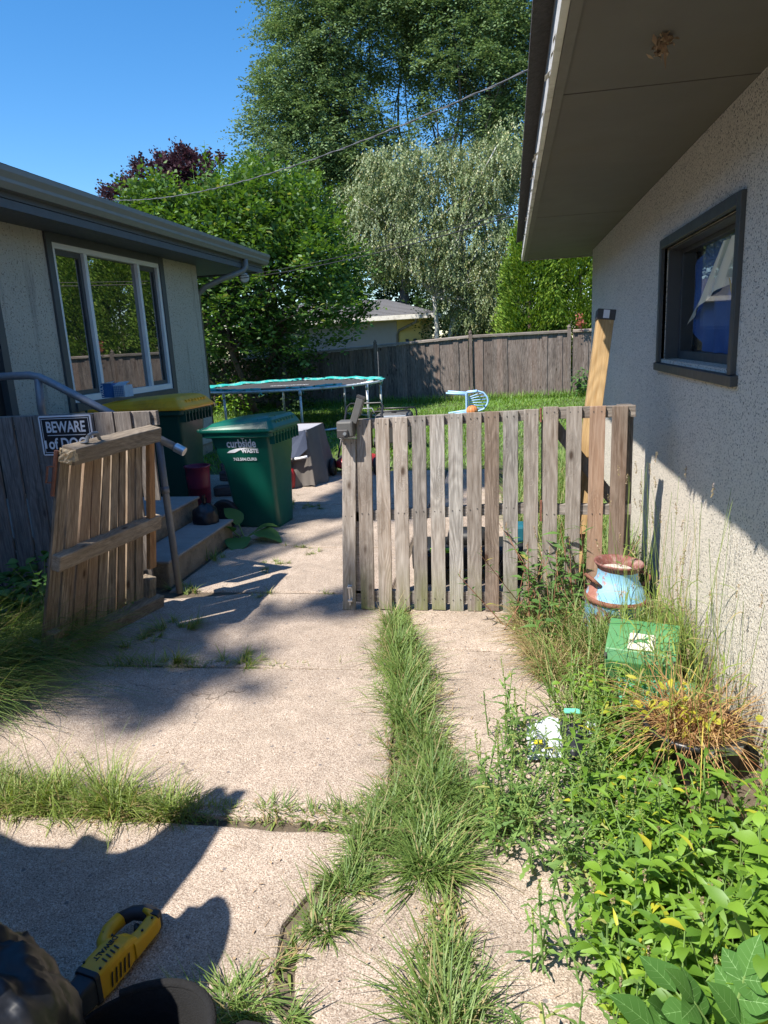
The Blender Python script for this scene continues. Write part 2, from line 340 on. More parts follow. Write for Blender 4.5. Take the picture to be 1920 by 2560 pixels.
def mk_curtain():
    m, t, b = newmat('blue_starry_curtain'); g = G(t); v = g.map()
    c = g.mix(g.noise(v, 7, 5), (.05, .11, .36), (.12, .27, .62))
    st = g.ramp(g.vor(v, 60), [(.05, grey(.8)), (.11, grey(0))]); sep = g.n('SeparateColor'); g.l(g.vor(v, 60, 'Color'), sep.inputs[0])
    st = g.math('MULTIPLY', st, g.math('LESS_THAN', sep.outputs[0], .3))
    c = g.mix(st, c, (.5, .6, .75)); g.l(c, b.inputs['Base Color']); b.inputs['Roughness'].default_value = .9
    return m
M['curtain'] = mk_curtain()
M['curtain_cream'] = simple('cream_cloth', (.80, .77, .62), .9, var=.15)
M['curtain_gold'] = simple('gold_piping', (.6, .38, .04), .8, var=.1)

# ---------------------------------------------------------------- mesh helpers
def setp(o, label=None, cat=None, group=None, kind=None):
    if label: o['label'] = label
    if cat: o['category'] = cat
    if group: o['group'] = group
    if kind: o['kind'] = kind
    return o
def thing(name, label, cat, loc=(0, 0, 0), rz=0, group=None):
    o = bpy.data.objects.new(name, None); COL.objects.link(o); o.location = loc; o.rotation_euler = (0, 0, rz)
    o.empty_display_size = .1
    return setp(o, label, cat, group)
class MB:
    def __init__(s): s.v = []; s.f = []
    def add(s, vs, fs):
        k = len(s.v); s.v += [tuple(p) for p in vs]; s.f += [tuple(i+k for i in f) for f in fs]; return s
    def box(s, a, b, rot=None, piv=None, jit=0):
        x0, y0, z0 = a; x1, y1, z1 = b
        vs = [Vector(p) for p in ((x0, y0, z0), (x1, y0, z0), (x1, y1, z0), (x0, y1, z0), (x0, y0, z1), (x1, y0, z1), (x1, y1, z1), (x0, y1, z1))]
        if jit: vs = [p+Vector((random.uniform(-jit, jit) for _ in range(3))) for p in vs]
        if rot is not None:
            c = Vector(piv) if piv is not None else (Vector(a)+Vector(b))/2
            vs = [rot@(p-c)+c for p in vs]
        return s.add(vs, [(0, 3, 2, 1), (4, 5, 6, 7), (0, 1, 5, 4), (1, 2, 6, 5), (2, 3, 7, 6), (3, 0, 4, 7)])
    def hexa(s, lo, hi):
        return s.add(list(lo)+list(hi), [(0, 3, 2, 1), (4, 5, 6, 7), (0, 1, 5, 4), (1, 2, 6, 5), (2, 3, 7, 6), (3, 0, 4, 7)])
    def tube(s, pts, r, n=10, cap=True, closed=False):
        pts = [Vector(p) for p in pts]; N = len(pts)
        rs = r if isinstance(r, (list, tuple)) else [r]*N
        up = Vector((0, 0, 1)); rings = []; prev = None
        for i, p in enumerate(pts):
            if closed: d = (pts[(i+1) % N]-pts[i-1])
            else: d = pts[min(i+1, N-1)]-pts[max(i-1, 0)]
            if d.length < 1e-9: d = Vector((0, 0, 1))
            d.normalize()
            if prev is None:
                a = d.cross(up) if abs(d.z) < .95 else d.cross(Vector((1, 0, 0)))
            else: a = prev-d*prev.dot(d)
            if a.length < 1e-6: a = d.orthogonal()
            a.normalize(); prev = a; b = d.cross(a)
            rings.append([p+(a*math.cos(t)+b*math.sin(t))*rs[i] for t in [2*PI*k/n for k in range(n)]])
        vs = [q for ring in rings for q in ring]; fs = []
        for i in range(N if closed else N-1):
            for k in range(n):
                j = (i+1) % N
                fs.append((i*n+k, i*n+(k+1) % n, j*n+(k+1) % n, j*n+k))
        if cap and not closed: fs += [tuple(range(n-1, -1, -1)), tuple((N-1)*n+k for k in range(n))]
        return s.add(vs, fs)
    def loft(s, rings, cap=True):
        n = len(rings[0]); vs = [q for r in rings for q in r]; fs = []
        for i in range(len(rings)-1):
            for k in range(n): fs.append((i*n+k, i*n+(k+1) % n, (i+1)*n+(k+1) % n, (i+1)*n+k))
        if cap: fs += [tuple(range(n-1, -1, -1)), tuple((len(rings)-1)*n+k for k in range(n))]
        return s.add(vs, fs)
    def lathe(s, prof, c=(0, 0, 0), n=32, cap=False, wob=0):
        c = Vector(c); rings = []
        for r, z in prof: rings.append([c+Vector((r*math.cos(2*PI*k/n)*(1+wob*math.sin(3*k)), r*math.sin(2*PI*k/n), z)) for k in range(n)])
        return s.loft(rings, cap)
    def prism(s, poly, d):
        """poly: list of Vectors (ordered), d: extrusion vector"""
        d = Vector(d); n = len(poly); vs = [Vector(p) for p in poly]+[Vector(p)+d for p in poly]
        fs = [tuple(range(n-1, -1, -1)), tuple(range(n, 2*n))]+[(i, (i+1) % n, n+(i+1) % n, n+i) for i in range(n)]
        return s.add(vs, fs)
    def build(s, name, mat, parent=None, smooth=False, origin=None, bevel=0, rot=None):
        """origin: world point the vertices are measured from (a parent's base)"""
        me = bpy.data.meshes.new(name)
        o0 = Vector(origin) if origin is not None else Vector((0, 0, 0))
        me.from_pydata([tuple(Vector(p)-o0) for p in s.v], [], s.f)
        me.materials.append(mat if not isinstance(mat, str) else M[mat]); me.validate(); me.update()
        if smooth:
            me.polygons.foreach_set('use_smooth', [True]*len(me.polygons))
        o = bpy.data.objects.new(name, me); COL.objects.link(o)
        if parent is not None: o.parent = parent
        elif origin is not None: o.location = o0
        if bevel:
            b = o.modifiers.new('bevel', 'BEVEL'); b.width = bevel; b.segments = 2; b.limit_method = 'ANGLE'; b.angle_limit = R(35)
            b.harden_normals = False
        return o
def aloneobj(o, label, cat, group=None): return setp(o, label, cat, group)
def struct(o): o['kind'] = 'structure'; return o
def rr(w, d, z, rad=.05, n=4, c=(0, 0), dx=0):
    """rounded rectangle ring"""
    pts = []
    for cx, cy, a0 in ((w/2-rad, d/2-rad, 0), (-w/2+rad, d/2-rad, 90), (-w/2+rad, -d/2+rad, 180), (w/2-rad, -d/2+rad, 270)):
        for i in range(n+1):
            a = R(a0+90*i/n); pts.append(Vector((c[0]+dx+cx+rad*math.cos(a), c[1]+cy+rad*math.sin(a), z)))
    return pts
def textobj(name, txt, size, mat, parent, mtx, thick=.0015, bold=0, xs=1.0):
    cu = bpy.data.curves.new(name, 'FONT'); cu.body = txt; cu.size = size; cu.extrude = thick; cu.offset = bold
    cu.align_x = 'CENTER'
    t = bpy.data.objects.new(name, cu); COL.objects.link(t); bpy.context.view_layer.update()
    me = bpy.data.meshes.new_from_object(t.evaluated_get(bpy.context.evaluated_depsgraph_get()))
    bpy.data.objects.remove(t); bpy.data.curves.remove(cu)
    for v in me.vertices: v.co.x *= xs
    me.transform(mtx); me.materials.clear(); me.materials.append(M[mat])
    o = bpy.data.objects.new(name, me); COL.objects.link(o); o.parent = parent
    return o
def frame_mtx(o, x, y):
    """matrix whose X and Y axes are x and y, origin o"""
    x = Vector(x).normalized(); y = Vector(y).normalized(); z = x.cross(y)
    return Matrix(((x.x, y.x, z.x, o[0]), (x.y, y.y, z.y, o[1]), (x.z, y.z, z.z, o[2]), (0, 0, 0, 1)))

# vectorised ribbons: grass blades and leaves
def unit(a): return a/np.maximum(np.linalg.norm(a, axis=-1, keepdims=True), 1e-9)
def ribbons(pos, d, nrm, L, W, prof, bend, fold=0.0, cols=2):
    """N ribbons. pos,d,nrm (N,3); L,W,bend (N,) ; prof: widths along length; returns verts,quads"""
    N = len(pos); Rw = len(prof); d = unit(d); nrm = unit(nrm-d*np.sum(nrm*d, 1, keepdims=True)); side = np.cross(d, nrm)
    L = np.broadcast_to(np.asarray(L, float), (N,)); W = np.broadcast_to(np.asarray(W, float), (N,)); bend = np.broadcast_to(np.asarray(bend, float), (N,))
    V = np.zeros((N, Rw, cols, 3))
    for i, w in enumerate(prof):
        t = i/(Rw-1)
        c = pos+d*(L*(t-.35*np.minimum(np.abs(bend), 1.2)*t*t))[:, None]-nrm*(L*bend*t*t)[:, None]
        hw = (W*w*.5)[:, None]
        if cols == 2:
            V[:, i, 0] = c-side*hw; V[:, i, 1] = c+side*hw
        else:
            V[:, i, 0] = c-side*hw+nrm*hw*fold; V[:, i, 1] = c; V[:, i, 2] = c+side*hw+nrm*hw*fold
    idx = np.arange(N*Rw*cols).reshape(N, Rw, cols); q = []
    for i in range(Rw-1):
        for j in range(cols-1):
            q.append(np.stack([idx[:, i, j], idx[:, i, j+1], idx[:, i+1, j+1], idx[:, i+1, j]], -1))
    return V.reshape(-1, 3), np.stack(q, 1).reshape(-1, 4)
def diamonds(pos, d, nrm, L, W):
    """N rhombic leaf quads"""
    d = unit(d); nrm = unit(nrm-d*np.sum(nrm*d, 1, keepdims=True)); s = np.cross(d, nrm)
    L = np.asarray(L)[:, None]; W = np.asarray(W)[:, None]
    V = np.stack([pos-d*L*.5, pos-s*W*.5+nrm*W*.12, pos+d*L*.5, pos+s*W*.5+nrm*W*.12], 1).reshape(-1, 3)
    return V, np.arange(len(pos)*4).reshape(-1, 4)
class NB:
    def __init__(s): s.v = []; s.q = []; s.k = 0
    def add(s, vq):
        v, q = vq; s.v.append(v); s.q.append(q+s.k); s.k += len(v); return s
    def build(s, name, mat, parent=None, origin=None, smooth=False):
        v = np.concatenate(s.v).astype(np.float32); q = np.concatenate(s.q).astype(np.int32)
        if origin is not None: v = v-np.array(origin, np.float32)
        me = bpy.data.meshes.new(name); me.vertices.add(len(v)); me.vertices.foreach_set('co', v.ravel())
        me.loops.add(len(q)*4); me.loops.foreach_set('vertex_index', q.ravel())
        me.polygons.add(len(q)); me.polygons.foreach_set('loop_start', np.arange(len(q), dtype=np.int32)*4)
        if smooth: me.polygons.foreach_set('use_smooth', np.ones(len(q), bool))
        me.materials.append(M[mat] if isinstance(mat, str) else mat); me.update(calc_edges=True)
        o = bpy.data.objects.new(name, me); COL.objects.link(o)
        if parent is not None: o.parent = parent
        elif origin is not None: o.location = origin
        return o
def rv(n): return unit(RNG.normal(size=(n, 3)))

# ================================================================ SETTING
# ground, slabs, lawn
MB().add([(-300, -300, -.05), (300, -300, -.05), (300, 300, -.05), (-300, 300, -.05)], [(0, 1, 2, 3)]).build('ground', 'soil')['kind'] = 'structure'
def wavy_slab(mb, poly, z0=-.09, z1=0, tilt=(0, 0)):
    """slab with slightly ragged rounded edges"""
    pts = []
    n = len(poly)
    for i in range(n):
        a = Vector(poly[i]); b = Vector(poly[(i+1) % n]); L = (b-a).length; k = max(2, int(L/.07))
        for j in range(k):
            p = a.lerp(b, j/k); q = mnoise.noise(Vector((p.x*7, p.y*7, 3.1)))*.012
            nn = Vector((-(b-a).y, (b-a).x)).normalized(); pts.append(p+nn*q)
    c = Vector((sum(p.x for p in pts)/len(pts), sum(p.y for p in pts)/len(pts)))
    def zz(p): return z1+tilt[0]*(p.x-c.x)+tilt[1]*(p.y-c.y)
    def ring(inset, dz, base=False):
        out = []
        for p in pts:
            d = (c-p); d = d.normalized()*inset if d.length > 0 else d
            out.append(Vector((p.x+d.x, p.y+d.y, z0 if base else zz(p)-dz)))
        return out
    mb.loft([ring(0, 0, True), ring(0, .012), ring(.008, .003), ring(.02, 0)])
slabs = MB()
G1 = .012
def slab(x0, y0, x1, y1, **k): wavy_slab(slabs, [(x0, y0), (x1, y0), (x1, y1), (x0, y1)], **k)
# main drive slabs, left of the grass strip
wavy_slab(slabs, [(-4.6, -3), (-.20, -3), (-.26, 1.0), (-.60, 1.37), (-.66, 1.62), (-.58, 1.80), (-.50, 1.93), (-.46, 2.02), (-4.6, 1.96)])
wavy_slab(slabs, [(-.56, 1.41), (-.24, 1.06), (-.19, 1.0), (-.20, 1.9), (-.42, 1.98), (-.47, 1.90), (-.55, 1.77), (-.62, 1.62)], z1=-.004)
wavy_slab(slabs, [(-4.6, 2.03), (-2.1, 2.03), (-.43, 2.07), (-.58, 3.215), (-2.6, 3.18), (-4.6, 3.18)], tilt=(.004, .002))
wavy_slab(slabs, [(-4.6, 3.21), (-2.6, 3.20), (-.60, 3.24), (-.74, 4.34), (-1.7, 4.34), (-2.26, 4.22), (-4.6, 4.22)], tilt=(0, -.004))
wavy_slab(slabs, [(-2.36, 4.36), (-1.75, 4.38), (-.80, 4.36), (-.82, 5.42), (-1.7, 5.42), (-2.36, 5.72)])
wavy_slab(slabs, [(-2.36, 5.74), (-1.7, 5.44), (-.82, 5.44), (-.82, 7.0), (-2.0, 7.0), (-4.7, 7.0), (-4.7, 5.85), (-2.36, 5.85)])
slab(-4.7, 7.02, -.82, 8.9)
# right-hand slabs between the grass strip and the weeds
wavy_slab(slabs, [(-.17, -3), (.9, -3), (.9, 2.12), (.1, 2.10), (-.17, 2.03)], z1=-.003)
wavy_slab(slabs, [(-.20, 2.14), (.9, 2.14), (.9, 3.5), (-.46, 3.5), (-.42, 3.0)], z1=-.002)
wavy_slab(slabs, [(-.47, 3.515), (.9, 3.515), (.9, 4.30), (-.66, 4.30), (-.60, 3.9)])
wavy_slab(slabs, [(-.78, 4.33), (.25, 4.33), (.25, 5.6), (-.78, 5.6)]); wavy_slab(slabs, [(-.78, 5.63), (-.05, 5.63), (-.1, 7.4), (-.78, 7.4)])
wavy_slab(slabs, [(-.78, 7.43), (-.15, 7.43), (-.2, 8.9), (-.78, 8.9)])
struct(slabs.build('concrete_path', 'concrete'))
jm = MB(); vs = []; fs = []; nx, ny = 60, 110
for j in range(ny+1):
    for i in range(nx+1):
        x, y = -4.75+5.6*i/nx, -3+11.9*j/ny; vs.append((x, y, -.016+.007*mnoise.noise(Vector((x*7, y*7, 2)))))
for j in range(ny):
    for i in range(nx): k = j*(nx+1)+i; fs.append((k, k+1, k+nx+2, k+nx+1))
struct(jm.add(vs, fs).build('joint_soil', 'soil'))
lawnb = MB().add([(-20, 8.93, -.02), (20, 8.93, -.02), (20, 60, -.02), (-20, 60, -.02)], [(0, 1, 2, 3)])
struct(lawnb.build('lawn', 'turf'))

# ---- right house (stucco wall, soffit, window)
XR = .883
rh = thing('stucco_house', 'pale pebble stucco house at the right with brown soffit and small deep window', 'house', (XR, 3, 0))
def prt(mb, name, mat, parent, root, **k): return mb.build(name, mat, parent, origin=root.location, **k)
mb = MB(); YN, YF = -4, 8.33; WY0, WY1, WZ0, WZ1 = 3.12, 4.54, 1.425, 2.045
for a, b in (((XR, YN, -.05), (XR+.2, WY0, 2.46)), ((XR, WY1, -.05), (XR+.2, YF, 2.46)), ((XR, WY0, -.05), (XR+.2, WY1, WZ0)), ((XR, WY0, WZ1), (XR+.2, WY1, 2.46)),
             ((XR+.2, YF-.2, -.05), (9, YF, 2.46)), ((XR+.2, YN, -.05), (9, YN+.2, 2.46))): mb.box(a, b)
prt(mb, 'wall', 'stucco_r', rh, rh)
EX = .155
mb = MB(); ys = [YN-.6, 3.0, 5.85, 8.9]
for y0, y1 in zip(ys[:-1], ys[1:]): mb.box((EX+.045, y0+.006, 2.462), (9.6, y1-.006, 2.478))
prt(mb, 'soffit', 'soffit_r', rh, rh)
mb = MB().box((EX+.012, YN-.6, 2.447), (EX+.045, 8.93, 2.4615)); prt(mb, 'soffit_strip', 'soffit_strip', rh, rh)
fw = MB().box((EX-.012, YN-.6, 2.455), (EX+.011, 8.95, 2.515)); ofw = prt(fw, 'fascia', 'fascia_white', rh, rh)
mb = MB().box((EX-.001, YN-.6, 2.516), (EX+.03, 8.95, 2.66)).box((EX, 8.935, 2.455), (9.6, 8.96, 2.60)); prt(mb, 'upper_fascia', 'fascia', rh, rh)
mb = MB()
mb.add([(EX-.07, YN-.65, 2.665), (EX-.07, 9.0, 2.665), (5, 9.0, 4.1), (5, YN-.65, 4.1), (EX-.07, YN-.65, 2.69), (EX-.07, 9.0, 2.69), (5, 9.0, 4.13), (5, YN-.65, 4.13),
        (10, 9, 2.665), (10, YN-.65, 2.665), (10, 9, 2.69), (10, YN-.65, 2.69)],
       [(0, 1, 2, 3), (4, 7, 6, 5), (0, 4, 5, 1), (1, 5, 6, 2), (0, 3, 7, 4), (2, 8, 9, 3), (6, 7, 11, 10), (8, 10, 11, 9), (2, 6, 10, 8), (3, 9, 11, 7)])
prt(mb, 'roof', 'shingle', rh, rh)
# peeling slivers on the fascia belong to the paint
pf = MB()
for k in range(26):
    y = random.uniform(1.5, 8.6); z = random.uniform(2.45, 2.5); l = random.uniform(.03, .10); dx = random.uniform(-.02, -.005)
    pf.add([(EX-.0125, y, z), (EX-.0125, y+l, z+.004), (EX-.0125+dx, y+l*.9, z-.012), (EX-.013+dx, y+l*.2, z-.009)], [(0, 1, 2, 3)])
prt(pf, 'peeling_paint', 'fascia_white', rh, rh)['kind'] = 'stuff'
win = None
mb = MB(); T = .05   # outer casing
for a, b in (((XR-.022, WY0-T, WZ0-.02), (XR+.02, WY0, WZ1+T)), ((XR-.022, WY1, WZ0-.02), (XR+.02, WY1+T, WZ1+T)), ((XR-.024, WY0, WZ1), (XR+.02, WY1, WZ1+T))): mb.box(a, b)
win = prt(mb, 'window', 'trim', rh, rh, bevel=.004)
mb = MB()
for a, b in (((XR+.02, WY0, WZ0), (XR+.19, WY0+.012, WZ1)), ((XR+.02, WY1-.012, WZ0), (XR+.19, WY1, WZ1)), ((XR+.02, WY0+.012, WZ1-.012), (XR+.19, WY1-.012, WZ1)),
             ((XR+.09, WY0+.012, WZ0), (XR+.19, WY0+.035, WZ1-.012)), ((XR+.09, WY1-.045, WZ0), (XR+.19, WY1-.012, WZ1-.012)), ((XR+.09, WY0+.035, WZ1-.035), (XR+.19, WY1-.045, WZ1-.012)), ((XR+.09, WY0+.035, WZ0), (XR+.19, WY1-.045, WZ0+.045))): mb.box(a, b)
prt(mb, 'frame', 'trim', win, rh, bevel=.003)
mb = MB().hexa([Vector(p) for p in ((XR-.028, WY0-.08, WZ0-.065), (XR+.17, WY0-.08, WZ0-.05), (XR+.17, WY1+.08, WZ0-.05), (XR-.028, WY1+.08, WZ0-.065))],
               [Vector(p) for p in ((XR-.028, WY0-.08, WZ0-.022), (XR+.17, WY0-.08, WZ0-.001), (XR+.17, WY1+.08, WZ0-.001), (XR-.028, WY1+.08, WZ0-.022))])
prt(mb, 'sill', 'trim', win, rh, bevel=.003)
prt(MB().box((XR+.094, WY0+.03, WZ0+.04), (XR+.097, WY1-.04, WZ1-.03)), 'pane', 'clear', win, rh)
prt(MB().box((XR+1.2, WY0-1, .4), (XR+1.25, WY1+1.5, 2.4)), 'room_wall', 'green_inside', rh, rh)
# curtain hung inside
def cloth(y0, y1, z0, z1, x, amp, freq, top, bottom, ny=60, nz=14):
    vs = []; fs = []
    for j in range(nz+1):
        t = j/nz
        for i in range(ny+1):
            u = i/ny; zt = z1+top(u); zb = z0+bottom(u)
            z = zt+(zb-zt)*t; y = y0+(y1-y0)*u
            vs.append((x+amp*math.sin(u*freq+t*1.3)*(.4+.6*t)+.008*mnoise.noise(Vector((y*9, z*5, 1))), y, z))
    for j in range(nz):
        for i in range(ny): k = j*(ny+1)+i; fs.append((k, k+1, k+ny+2, k+ny+1))
    return MB().add(vs, fs)
cu = thing('window_curtain', 'blue speckled curtain with a cream swag hanging inside the small window', 'curtain', (XR+.25, 3.8, 1.45))
cloth(3.15, 4.40, 1.47, 2.03, XR+.135, .016, 38, lambda u: 0-.10*max(0, u-.72)/.28, lambda u: .0+.18*max(0, u-.82)/.18+.01*math.sin(u*9)).build('cloth', 'curtain', cu, True, origin=cu.location)
sw = MB(); ny, nz = 24, 14; vs = []; fs = []
for j in range(nz+1):
    t = j/nz
    for i in range(ny+1):
        u = i/ny; y = (3.20+.55*u)+(.62*t*(.35+.65*u)); z = 1.98-.02*t-.30*t*(.55+.6*u)+.14*t*(1-u)*u
        vs.append((XR+.108+.010*math.sin(u*19+t*4)-.02*math.sin(PI*u), y, z))
for j in range(nz):
    for i in range(ny): k = j*(ny+1)+i; fs.append((k, k+1, k+ny+2, k+ny+1))
sw.add(vs, fs).build('swag', 'curtain_cream', cu, True, origin=cu.location)
gp = MB()
for pts in ([(3.62, 1.82), (3.55, 1.72), (3.53, 1.62), (3.4, 1.61)], [(3.36, 1.70), (3.40, 1.62), (3.20, 1.61)], [(3.44, 1.585), (3.2, 1.58)], [(3.42, 1.55), (3.2, 1.545)]):
    gp.tube([(XR+.106, y, z) for y, z in pts], .006, 5)
gp.tube([(XR+.106, 3.37, 1.735), (XR+.106, 3.37, 1.69)], .022, 6)
gp.build('trim', 'curtain_gold', cu, origin=cu.location)
# nest of debris under the soffit
nb = NB(); n = 60; c = np.array([.475, 2.56, 2.445])
nb.add(diamonds(c+RNG.normal(size=(n, 3))*[.018, .03, .012], rv(n), rv(n), RNG.uniform(.015, .04, n), RNG.uniform(.008, .02, n)))
nb.add(diamonds(np.array([[.47, 2.52, 2.40], [.465, 2.6, 2.43]]), np.array([[0, -.2, -1], [.3, 1, .2]]), rv(2), np.array([.09, .08]), np.array([.01, .03])))
aloneobj(nb.build('insect_nest', 'nest', origin=tuple(c)), 'small brown ragged nest stuck under the right soffit', 'nest')

# ---- left house
XL = -4.9; YC = 11.2
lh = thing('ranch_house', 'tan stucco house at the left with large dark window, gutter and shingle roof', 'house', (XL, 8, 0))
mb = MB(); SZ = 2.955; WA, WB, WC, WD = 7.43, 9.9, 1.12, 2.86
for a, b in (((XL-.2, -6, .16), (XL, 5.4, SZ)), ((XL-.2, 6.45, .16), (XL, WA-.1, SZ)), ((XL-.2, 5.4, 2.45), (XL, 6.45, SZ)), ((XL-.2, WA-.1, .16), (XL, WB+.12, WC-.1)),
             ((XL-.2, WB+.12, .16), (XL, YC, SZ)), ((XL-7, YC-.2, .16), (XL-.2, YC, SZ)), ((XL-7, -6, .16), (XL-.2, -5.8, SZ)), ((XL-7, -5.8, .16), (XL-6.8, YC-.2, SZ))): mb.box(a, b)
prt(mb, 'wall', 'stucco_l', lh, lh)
prt(MB().box((XL-7, -6, -.05), (XL-.03, YC-.02, .16)), 'foundation', 'riser', lh, lh)
prt(MB().box((XL-7.6, -6.6, SZ+.001), (-4.34, YC+1.55, SZ+.02)), 'soffit', 'soffit_l', lh, lh)
prt(MB().box((-4.36, -6.6, 3.01), (-4.335, YC+1.55, 3.2)).box((-4.36, -6.6, SZ-.03), (-4.33, YC+1.55, 3.0)).box((XL-7.6, YC+1.53, SZ-.02), (-4.361, YC+1.56, 3.18)), 'fascia', 'soffit_l', lh, lh)
# gutter: K profile
prof = [(-4.334, 3.06), (-4.25, 3.06), (-4.215, 3.11), (-4.215, 3.14), (-4.19, 3.19), (-4.19, 3.235), (-4.205, 3.235), (-4.205, 3.20), (-4.325, 3.18), (-4.334, 3.235)]
g_ = MB(); ya, yb = -6.6, YC+1.62
g_.loft([[Vector((x, y, z)) for x, z in prof] for y in (ya, yb)])
gut = prt(g_, 'gutter', 'gutter', lh, lh)
ds = MB().tube([(-4.27, 11.75, 3.06), (-4.27, 11.75, 2.95), (-4.30, 11.70, 2.88), (-4.55, 11.45, 2.76), (-4.80, 11.24, 2.62), (-4.95, 11.26, 2.5), (-4.95, 11.26, .3)], .045, 12)
prt(ds, 'downspout', 'gutter', gut, lh, smooth=True)
# hip roof with shingle courses as real steps
rf = MB(); ex0, ex1, ey0, ey1 = XL-7.65, -4.2, -6.7, YC+1.62; n = 22; slope = .40
for k in range(n):
    a = k/n; b = (k+1)/n; h = 3.9*.5; hw = (ex1-ex0)/2
    def ring(t, z): return [Vector((ex0+hw*t, ey0+hw*t, z)), Vector((ex1-hw*t, ey0+hw*t, z)), Vector((ex1-hw*t, ey1-hw*t, z)), Vector((ex0+hw*t, ey1-hw*t, z))]
    z0 = 3.205+hw*a*slope; z1 = 3.205+hw*b*slope
    r = [ring(a, z0), ring(a, z0+.018), ring(min(b, .999), z1+.006)]
    vs = [q for x in r for q in x]; rf.add(vs, [(i, (i+1) % 4, 4+(i+1) % 4, 4+i) for i in range(4)]+[(4+i, 4+(i+1) % 4, 8+(i+1) % 4, 8+i) for i in range(4)])
prt(rf, 'roof', 'shingle', lh, lh)
# window
w0 = XL+.005
mb = MB()
for a, b in (((XL-.1, WA-.1, WC-.1), (XL+.03, WA, SZ)), ((XL-.1, WB, WC-.1), (XL+.03, WB+.12, SZ)), ((XL-.1, WA, WD), (XL+.027, WB, SZ)), ((XL-.1, WA, WC-.1), (XL+.05, WB, WC))): mb.box(a, b)
lw = prt(mb, 'window', 'trim', lh, lh, bevel=.004)
mb = MB(); F = .06
for a, b in (((XL-.08, WA, WC), (XL+.012, WA+F, WD)), ((XL-.08, WB-F, WC), (XL+.012, WB, WD)), ((XL-.08, WA+F, WD-F), (XL+.01, WB-F, WD)), ((XL-.08, WA+F, WC), (XL+.018, WB-F, WC+.075)),
             ((XL-.07, 8.04, WC+.075), (XL+.014, 8.10, WD-F)), ((XL-.07, 9.28, WC+.075), (XL+.014, 9.335, WD-F))): mb.box(a, b)
prt(mb, 'frame', 'white_vinyl', lw, lh, bevel=.003)
for y0, y1, dx in ((WA+F, 8.04, -.05), (8.10, 9.28, -.035), (9.335, WB-F, -.05)):
    prt(MB().box((XL+dx-.006, y0, WC+.075), (XL+dx, y1, WD-F)), 'pane', 'glass', lw, lh)
for y0, y1 in ((WA+F, 8.04), (9.335, WB-F)):
    mb = MB()
    for a, b in (((XL-.048, y0, WC+.08), (XL-.03, y0+.05, WD-F)), ((XL-.048, y1-.05, WC+.08), (XL-.03, y1, WD-F)), ((XL-.048, y0+.05, WC+.08), (XL-.03, y1-.05, WC+.13)), ((XL-.048, y0+.05, WD-F-.06), (XL-.03, y1-.05, WD-F))): mb.box(a, b)
    prt(mb, 'sash', 'trim', lw, lh)
# side door
mb = MB()
for a, b in (((XL-.1, 5.4, .30), (XL+.03, 5.5, 2.45)), ((XL-.1, 6.35, .30), (XL+.03, 6.45, 2.45)), ((XL-.1, 5.5, 2.36), (XL+.03, 6.35, 2.45))): mb.box(a, b)
dr = prt(mb, 'door', 'trim', lh, lh); prt(MB().box((XL-.09, 5.5, .30), (XL-.04, 6.35, 2.36)), 'door_leaf', 'black_metal', dr, lh)
# flood light under the far corner of the eave
fl = MB().tube([(-4.45, 12.0, 2.95), (-4.45, 12.0, 2.86), (-4.40, 11.9, 2.82)], .02, 8); flo = prt(fl, 'flood_light', 'grey_plastic', lh, lh)
c = Vector((-4.42, 12.0, 2.82)); d = Vector((.45, -.85, -.25)).normalized()
prt(MB().tube([c, c+d*.04, c+d*.10, c+d*.13], [.03, .05, .085, .09], 16), 'lamp_housing', 'grey_plastic', flo, lh, smooth=True)
prt(MB().tube([c+d*.131, c+d*.145], [.08, .065], 16), 'lens', 'lamp_glass', flo, lh)

# ---- concrete steps
st = thing('concrete_steps', 'two low stained concrete steps beside the left house door', 'steps', (-3.4, 5, 0))
prt(MB().box((-4.88, 4.46, -.05), (-2.75, 5.80, .34)).box((-2.75, 4.46, -.05), (-2.40, 5.67, .16)), 'riser', 'riser', st, st, bevel=.012)
prt(MB().box((-4.88, 4.45, .34), (-2.735, 5.81, .363)), 'tread', 'step_top', st, st, bevel=.008)
prt(MB().box((-2.735, 4.45, .16), (-2.385, 5.68, .183)), 'tread', 'step_top', st, st, bevel=.008)

# ---- pipe railing
ra = thing('pipe_railing', 'galvanised pipe handrail sloping down behind the picket fence', 'railing', (-2.27, 4.33, 0))
prt(MB().tube([(-4.9, 4.35, 1.52), (-3.16, 4.35, 1.515), (-3.09, 4.35, 1.50), (-3.02, 4.35, 1.465), (-2.16, 4.35, .995)], .026, 14), 'handrail', 'galv', ra, ra, smooth=True)
prt(MB().tube([(-2.18, 4.35, 1.006), (-2.12, 4.35, .973)], .031, 14), 'end_cap', 'galv_bright', ra, ra, smooth=False)
prt(MB().tube([(-2.29, 4.345, 1.06), (-2.285, 4.34, .72), (-2.262, 4.32, 0)], .024, 14).tube([(-2.287, 4.341, .745), (-2.285, 4.34, .70)], .028, 14), 'post', 'galv', ra, ra, smooth=True)
prt(MB().tube([(-3.10, 4.35, 1.49), (-3.12, 4.36, 1.30), (-3.13, 4.47, .36)], .026, 14), 'post', 'galv', ra, ra, smooth=True)
prt(MB().tube([(-2.62, 4.35, 1.22), (-2.62, 4.35, 1.0), (-2.62, 4.47, .18)], .024, 14), 'post', 'galv', ra, ra, smooth=True)

